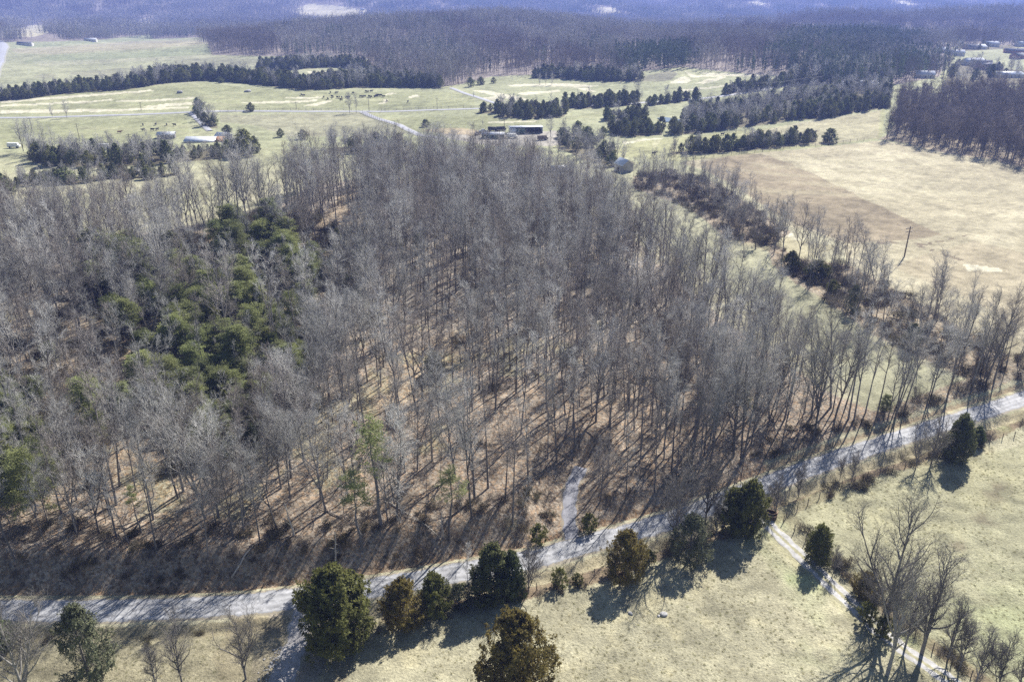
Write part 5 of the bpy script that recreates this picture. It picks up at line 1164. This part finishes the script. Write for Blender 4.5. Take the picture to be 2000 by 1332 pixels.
# lone trees in the valley
for k, bx, by, ty, w, lb in [(3, 980 / 2, 218, 201, 16, 'lone round juniper on the valley road verge'), (0, 831, 248, 234, 17, 'lone juniper in the pasture left of the shed'), (1, 1620, 279, 252, 26, 'lone pointed juniper on the fence of the tan field'), (3, 431, 163, 151, 14, 'lone round juniper in front of the long juniper belt'),
                            (2, 919, 170, 152, 16, 'dark juniper in the yard at the head of the hillside lane, left one'), (1, 939, 166, 151, 13, 'dark juniper in the yard at the head of the hillside lane, right one'), (0, 964, 163, 152, 10, 'small juniper at the upper edge of the middle pasture'), (2, 842, 171, 149, 14, 'pointed dark juniper casting a long shadow under the hill wood'),
                            (2, 418, 245, 228, 20, 'wide juniper at the end of the barn lane'), (1, 444, 259, 245, 15, 'small juniper right of the barn'), (1, 480, 305, 255, 34, 'tall dark juniper right of the metal-roofed barn'), (0, 15, 378, 353, 30, 'round juniper at the far left above the wood'), (2, 50, 356, 340, 24, 'juniper in the left scrub, next to the round one'),
                            (3, 92, 352, 333, 26, 'juniper in the left scrub beside the wide one'), (1, 127, 358, 332, 38, 'wide juniper in the left scrub'), (2, 172, 357, 344, 16, 'small juniper mid left scrub'), (1, 212, 348, 330, 22, 'pointed juniper mid left scrub'), (0, 255, 350, 336, 20, 'juniper right of the pointed one in the left scrub'), (1, 290, 350, 326, 22, 'dark upright juniper at the right end of the left scrub'),
                            (1, 1098, 270, 250, 20, 'dark juniper right of the long open shed'), (0, 1128, 268, 238, 24, 'taller juniper by the yard right of the shed'), (1, 1148, 270, 248, 20, 'juniper third right of the shed'), (2, 1178, 268, 248, 16, 'small juniper fourth right of the shed'), (3, 548, 268, 252, 14, 'dark juniper at the left of the grey field scrub'), (3, 592, 272, 254, 20, 'dark juniper on the grey field edge')]:
    tree_px('juniper', MIDCED[k], bx, by, ty, w, MIDCED[k][3], label=lb, cat='juniper')
for k, bx, by, ty, lb in [(0, 131, 231, 198, 'wide bare tree by the valley road at the left'), (1, 103, 230, 207, 'thin bare tree by the valley road, left of the wide one'), (0, 683, 221, 183, 'left one of two bare trees at the road fork'), (2, 696, 221, 184, 'right one of two bare trees at the road fork'), (1, 46, 296, 240, 'left bare tree above the left hedge'),
                          (0, 62, 296, 236, 'tall bare tree above the left hedge'), (2, 88, 294, 243, 'right bare tree above the left hedge'), (1, 1054, 167, 146, 'bare tree in the striped pasture, left of its group'), (2, 1066, 167, 145, 'bare tree in the striped pasture, middle of its group'), (1, 1078, 167, 146, 'bare tree in the striped pasture, right of its group'),
                          (0, 1302, 198, 168, 'pale bare tree behind the valley road near the pond'), (0, 1246, 190, 158, 'grey bare tree at the right end of the grove'), (0, 1424, 184, 158, 'grey bare tree at the left end of the highway belt'), (1, 943, 247, 236, 'small round bare tree behind the shed yard'), (0, 1075, 268, 228, 'bare tree right of the long open shed'),
                          (0, 1475, 488, 418, 'solitary bare tree at the corner of the green strip'), (2, 1518, 472, 400, 'bare tree at the end of the dark hedge'), (0, 394, 218, 198, 'bare tree at the head of the barn lane'), (1, 925, 192, 181, 'low bare tree beside the hillside lane')]:
    pr = OPEN[0] if by > 400 else MIDBARE[k]
    tree_px('bare_tree', pr, bx, by, ty, label=lb, cat='tree')

# ------------------------------------------------------------------ far woods in patches
def low_bare(r, x, y, H, w):
    tr = np.zeros((1, 4, 3)); tr[0, :, 2] = np.linspace(-3, H, 4); tr[0, 2:, :2] = r.normal(0, .3, (2, 2)); tr[0, :, :2] += [x, y]
    li, _ = spawn(r, tr, 7, .35, 1, rad(42), H * .26, 3, .15, .12, golden=True)
    tw, _ = spawn(r, li, 4, .15, 1, rad(38), H * .15, 2, .15, .1); tl, _ = spawn(r, tw, 3, .2, 1, rad(38), H * .09, 2, .15, .1)
    return [tubes(tr, .2, .05, 3), tubes(li, .09 * w, .03 * w, 3)], [slivers(tw, .08 * w, r), slivers(tl, .05 * w, r)]
def low_pine(r, x, y, H, R, n=90, size=.8, base=.2):
    c = r.normal(size=(n, 3)); t = base + (1 - base) * r.random(n); pr = R * (1.05 - t) ** .7 * np.sqrt(r.random(n)) * (1 + .25 * np.sin(6.28 * t * 3)); a = r.random(n) * 6.283
    c = np.stack([x + pr * np.cos(a), y + pr * np.sin(a), H * t], 1); v, f = leaf_tris(c, np.stack([np.cos(a), np.sin(a), .5 + 0 * a], 1), size, r, .6)
    tr = np.zeros((1, 2, 3)); tr[0, :, 2] = (-3, H * .9); tr[0, :, :2] += [x, y]; return [tubes(tr, .2, .05, 3)], [(v, f)]
M_FTWIG = mat('far_twigs', (.285, .275, .245), .9, .55, .17, .32, hue=(.46, .445, .40)); M_FTRUNK = mat('far_bark', (.20, .18, .17), .9); M_FPINE = mat('far_needles', (.075, .115, .045), .85, .4, .2, .25, hue=(.10, .135, .055), trans=.15)
M_FTWIG_W = mat('dark_wood_and_shade_twigs', (.185, .158, .142), .9, .5, .2, .3, hue=(.28, .24, .22))  # own tone of the dark wood; on the hills, painted shade of folds
def patch(seed, size, sp, H0, H1, w, pines=0.0, low=True, twm=None, pn=90, psz=.8):
    r = np.random.default_rng(seed); A, B, Cc = [], [], []
    n = int(size / sp)
    for i in range(n):
        for j in range(n):
            x = (i + .5 + r.uniform(-.45, .45)) * sp - size / 2; y = (j + .5 + r.uniform(-.45, .45)) * sp - size / 2; H = r.uniform(H0, H1)
            if r.random() < pines: a, c = low_pine(r, x, y, H * .95, H * .16, pn, psz); A += a; Cc += c
            else: a, b = low_bare(r, x, y, H, w); A += a; B += b
    out = [mesh_np('stems', *join(A), M_FTRUNK)]
    if B: out.append(mesh_np('twigs', *join(B), twm or M_FTWIG))
    if Cc: out.append(mesh_np('needles', *join(Cc), M_FPINE))
    return out
# single trees for woods 400 m to 1000 m off, patches beyond
NEARW = [patch(300 + k, 18, 5.2, 14, 19, 1.0, 0, twm=M_FTWIG_W) for k in range(4)]
MIDW = [patch(310 + k, 26, 6.2, 10, 19, 1.3) for k in range(4)] + [patch(320 + k, 26, 6.2, 11, 19, 1.3, p) for k, p in ((0, .12), (1, .5), (2, 1.0))] + [patch(350 + k, 26, 5.6, 11, 17, 1.3, twm=M_FTWIG_W) for k in range(2)]
FARW = [patch(330 + k, 60, 9.5, 9, 20, 2.8) for k in range(3)] + [patch(340 + k, 60, 9.0, 10, 20, 2.8, p, pn=36, psz=1.5) for k, p in ((0, .25), (1, .75))] + [patch(360 + k, 60, 8.6, 10, 18, 2.8, twm=M_FTWIG_W) for k in range(2)]
def put(name, x, y, pick, meshes, lab, cat, seed, s0=.9, s1=1.15):
    r = np.random.default_rng(seed); n = len(x)
    g = gather(name, np.stack([x, y, land_z(x, y) - .3], 1), pick, r.random(n) * 6.28, r.uniform(s0, s1, n), meshes); tag(g, lab, cat, kind='stuff'); print(name, n); return g
def clear_of(px, py, px2, py2, polys):
    m = np.zeros(px.shape, bool)
    for g in polys: m |= inpoly(px, py, g) | inpoly(px2, py2, g)
    return m
# right-hand dark wood: trees on their own points
x, y = jitter_grid(150, 700, 300, 900, 5.6, 401); z = land_z(x, y); px, py = pix(x, y, z); k = inpoly(px, py, WOOD_RIGHT) & (px < 2120)
r = np.random.default_rng(402); k &= r.random(len(x)) < .93; n = int(k.sum()); pk = r.integers(0, 10, n)
g = gather('dark_wood', np.stack([x, y, z], 1)[k], r.integers(0, 3, n), r.random(n) * 6.28, r.uniform(.85, 1.15, n), [[mesh_np('stems', c[0].vertices and np.array([v.co[:] for v in c[0].vertices]), [np.array([p.vertices[:] for p in c[0].polygons])], M_TRUNK),
            mesh_np('twigs', np.array([v.co[:] for v in c[1].vertices]), [np.array([p.vertices[:] for p in c[1].polygons if len(p.vertices) == q]) for q in (3, 4)], M_FTWIG_W)] for c in MIDBARE]); tag(g, 'dark brown leafless wood on the rise at the right edge', 'woodland', kind='stuff'); print('dark_wood', n)
x, y = jitter_grid(-1000, 1600, 450, 1650, 24, 403); z = land_z(x, y); px, py = pix(x, y, z); px2, py2 = pix(x, y, z + 17)
r = np.random.default_rng(404); n1 = fbm(x / 120, y / 120, 3, 71)
k = above(px, py, FRONT) & (px > -120) & (px < 2120) & ~inpoly(px, py, WOOD_RIGHT) & ~clear_of(px, py, px2, py2, CLEAR)
bright = inpoly(px, py, [(1212, 120), (1215, 108), (1350, 106), (1346, 134), (1212, 148)])
pinehill = inpoly(px, py, [(1560, 150), (1500, 120), (1560, 60), (1700, 60), (1800, 80), (1850, 130), (1780, 165), (1640, 165)])
low = inpoly(px, py, [(722, 170), (722, 120), (760, 130), (900, 160), (860, 174)])
pick = np.where(r.random(len(x)) < .16 + .5 * np.clip(n1, 0, 1), 4, r.integers(0, 4, len(x)))
n2 = fbm(x / 95 + y / 300, y / 260, 3, 75); pick = np.where(n2 > .12, r.choice([7, 8], len(x)), pick); pick = np.where((n1 > .42), 5, pick); pick = np.where(pinehill & (r.random(len(x)) < .9), r.choice([5, 6, 6], len(x)), pick); pick = np.where(bright, 6, pick)  # streaks of darker twig patches paint shaded folds onto the hill
for gx, gy, rx, ry in ((545, 62, 30, 10), (662, 72, 22, 8), (850, 112, 45, 14), (1160, 100, 25, 8), (1275, 70, 30, 8), (740, 40, 14, 5), (1050, 45, 12, 5), (560, 100, 20, 8)):
    pick = np.where(((px - gx) / rx) ** 2 + ((py - gy) / ry) ** 2 < 1, r.choice([5, 5, 6], len(x)), pick)
put('hill_wood', x[k], y[k], pick[k], MIDW, 'leafless wood with scattered pines covering the hill in the middle distance', 'woodland', 405)
# far ranges
X, Y, PK = [], [], []
for y0, y1, sp, sd in ((1640, 5600, 56, 406),):
    x, y = jitter_grid(-4200, 4200, y0, y1, sp, sd); z = land_z(x, y); px, py = pix(x, y, z); px2, py2 = pix(x, y, z + 15)
    k = (px > -80) & (px < 2080) & (py > -60) & ~clear_of(px, py, px2, py2, CLEAR)
    r = np.random.default_rng(sd + 1); n1 = fbm(x / 700 + 2, y / 900, 3, 73)
    pk = np.where(r.random(len(x)) < .25, 3, r.integers(0, 3, len(x))); pk = np.where((n1 > .12) & (px > 700), r.choice([3, 4], len(x)), pk)
    n2 = fbm(x / 260 + y / 900, y / 700, 3, 77); pk = np.where((n2 > .1) & (pk < 3), r.choice([5, 6], len(x)), pk)  # darker patches again paint shaded streaks on the ranges
    X.append(x[k]); Y.append(y[k]); PK.append(pk[k])
X, Y, PK = [np.concatenate(q) for q in (X, Y, PK)]
put('distant_forest', X, Y, PK, FARW, 'blue-hazed forest covering the far ranges at the horizon', 'forest', 408, 1.0, 1.25)

# ------------------------------------------------------------------ air
hm = bpy.data.materials.new('haze'); hm.use_nodes = True; n = hm.node_tree; n.nodes.clear()
pv = n.nodes.new('ShaderNodeVolumePrincipled'); pv.inputs['Color'].default_value = (.31, .42, 1.0, 1); pv.inputs['Density'].default_value = .00019; pv.inputs['Anisotropy'].default_value = .2
ou = n.nodes.new('ShaderNodeOutputMaterial'); n.links.new(pv.outputs[0], ou.inputs['Volume'])
V = np.array([[sx, sy, sz] for sz in (-120, 165) for sy in (-1000, 9900) for sx in (-9000, 9000)], float)
F = np.array([[0, 2, 3, 1], [4, 5, 7, 6], [0, 1, 5, 4], [2, 6, 7, 3], [0, 4, 6, 2], [1, 3, 7, 5]])
tag(obj('haze', mesh_np('haze', V, F, hm)), kind='stuff')

# ------------------------------------------------------------------ things alike in everything get their order along the row in their label
def ordinal(n):
    u = ['first', 'second', 'third', 'fourth', 'fifth', 'sixth', 'seventh', 'eighth', 'ninth', 'tenth', 'eleventh', 'twelfth', 'thirteenth', 'fourteenth', 'fifteenth', 'sixteenth', 'seventeenth', 'eighteenth', 'nineteenth']
    t = {2: 'twent', 3: 'thirt', 4: 'fort', 5: 'fift'}
    return u[n - 1] if n < 20 else (t[n // 10] + 'ieth' if n % 10 == 0 else t[n // 10] + 'y-' + u[n % 10 - 1])
same = {}
for o in SC.objects:
    if o.parent is None and o.get('label') and o.get('category'): same.setdefault(o['label'], []).append(o)
for lb, L in same.items():
    if len(L) < 2: continue
    L.sort(key=lambda o: float(pix(np.array(o.location.x), np.array(o.location.y), o.location.z)[0]))
    for i, o in enumerate(L): o['label'] = lb + (', leftmost one' if i == 0 else ', rightmost one' if i == len(L) - 1 else ', %s from left' % ordinal(i + 1))
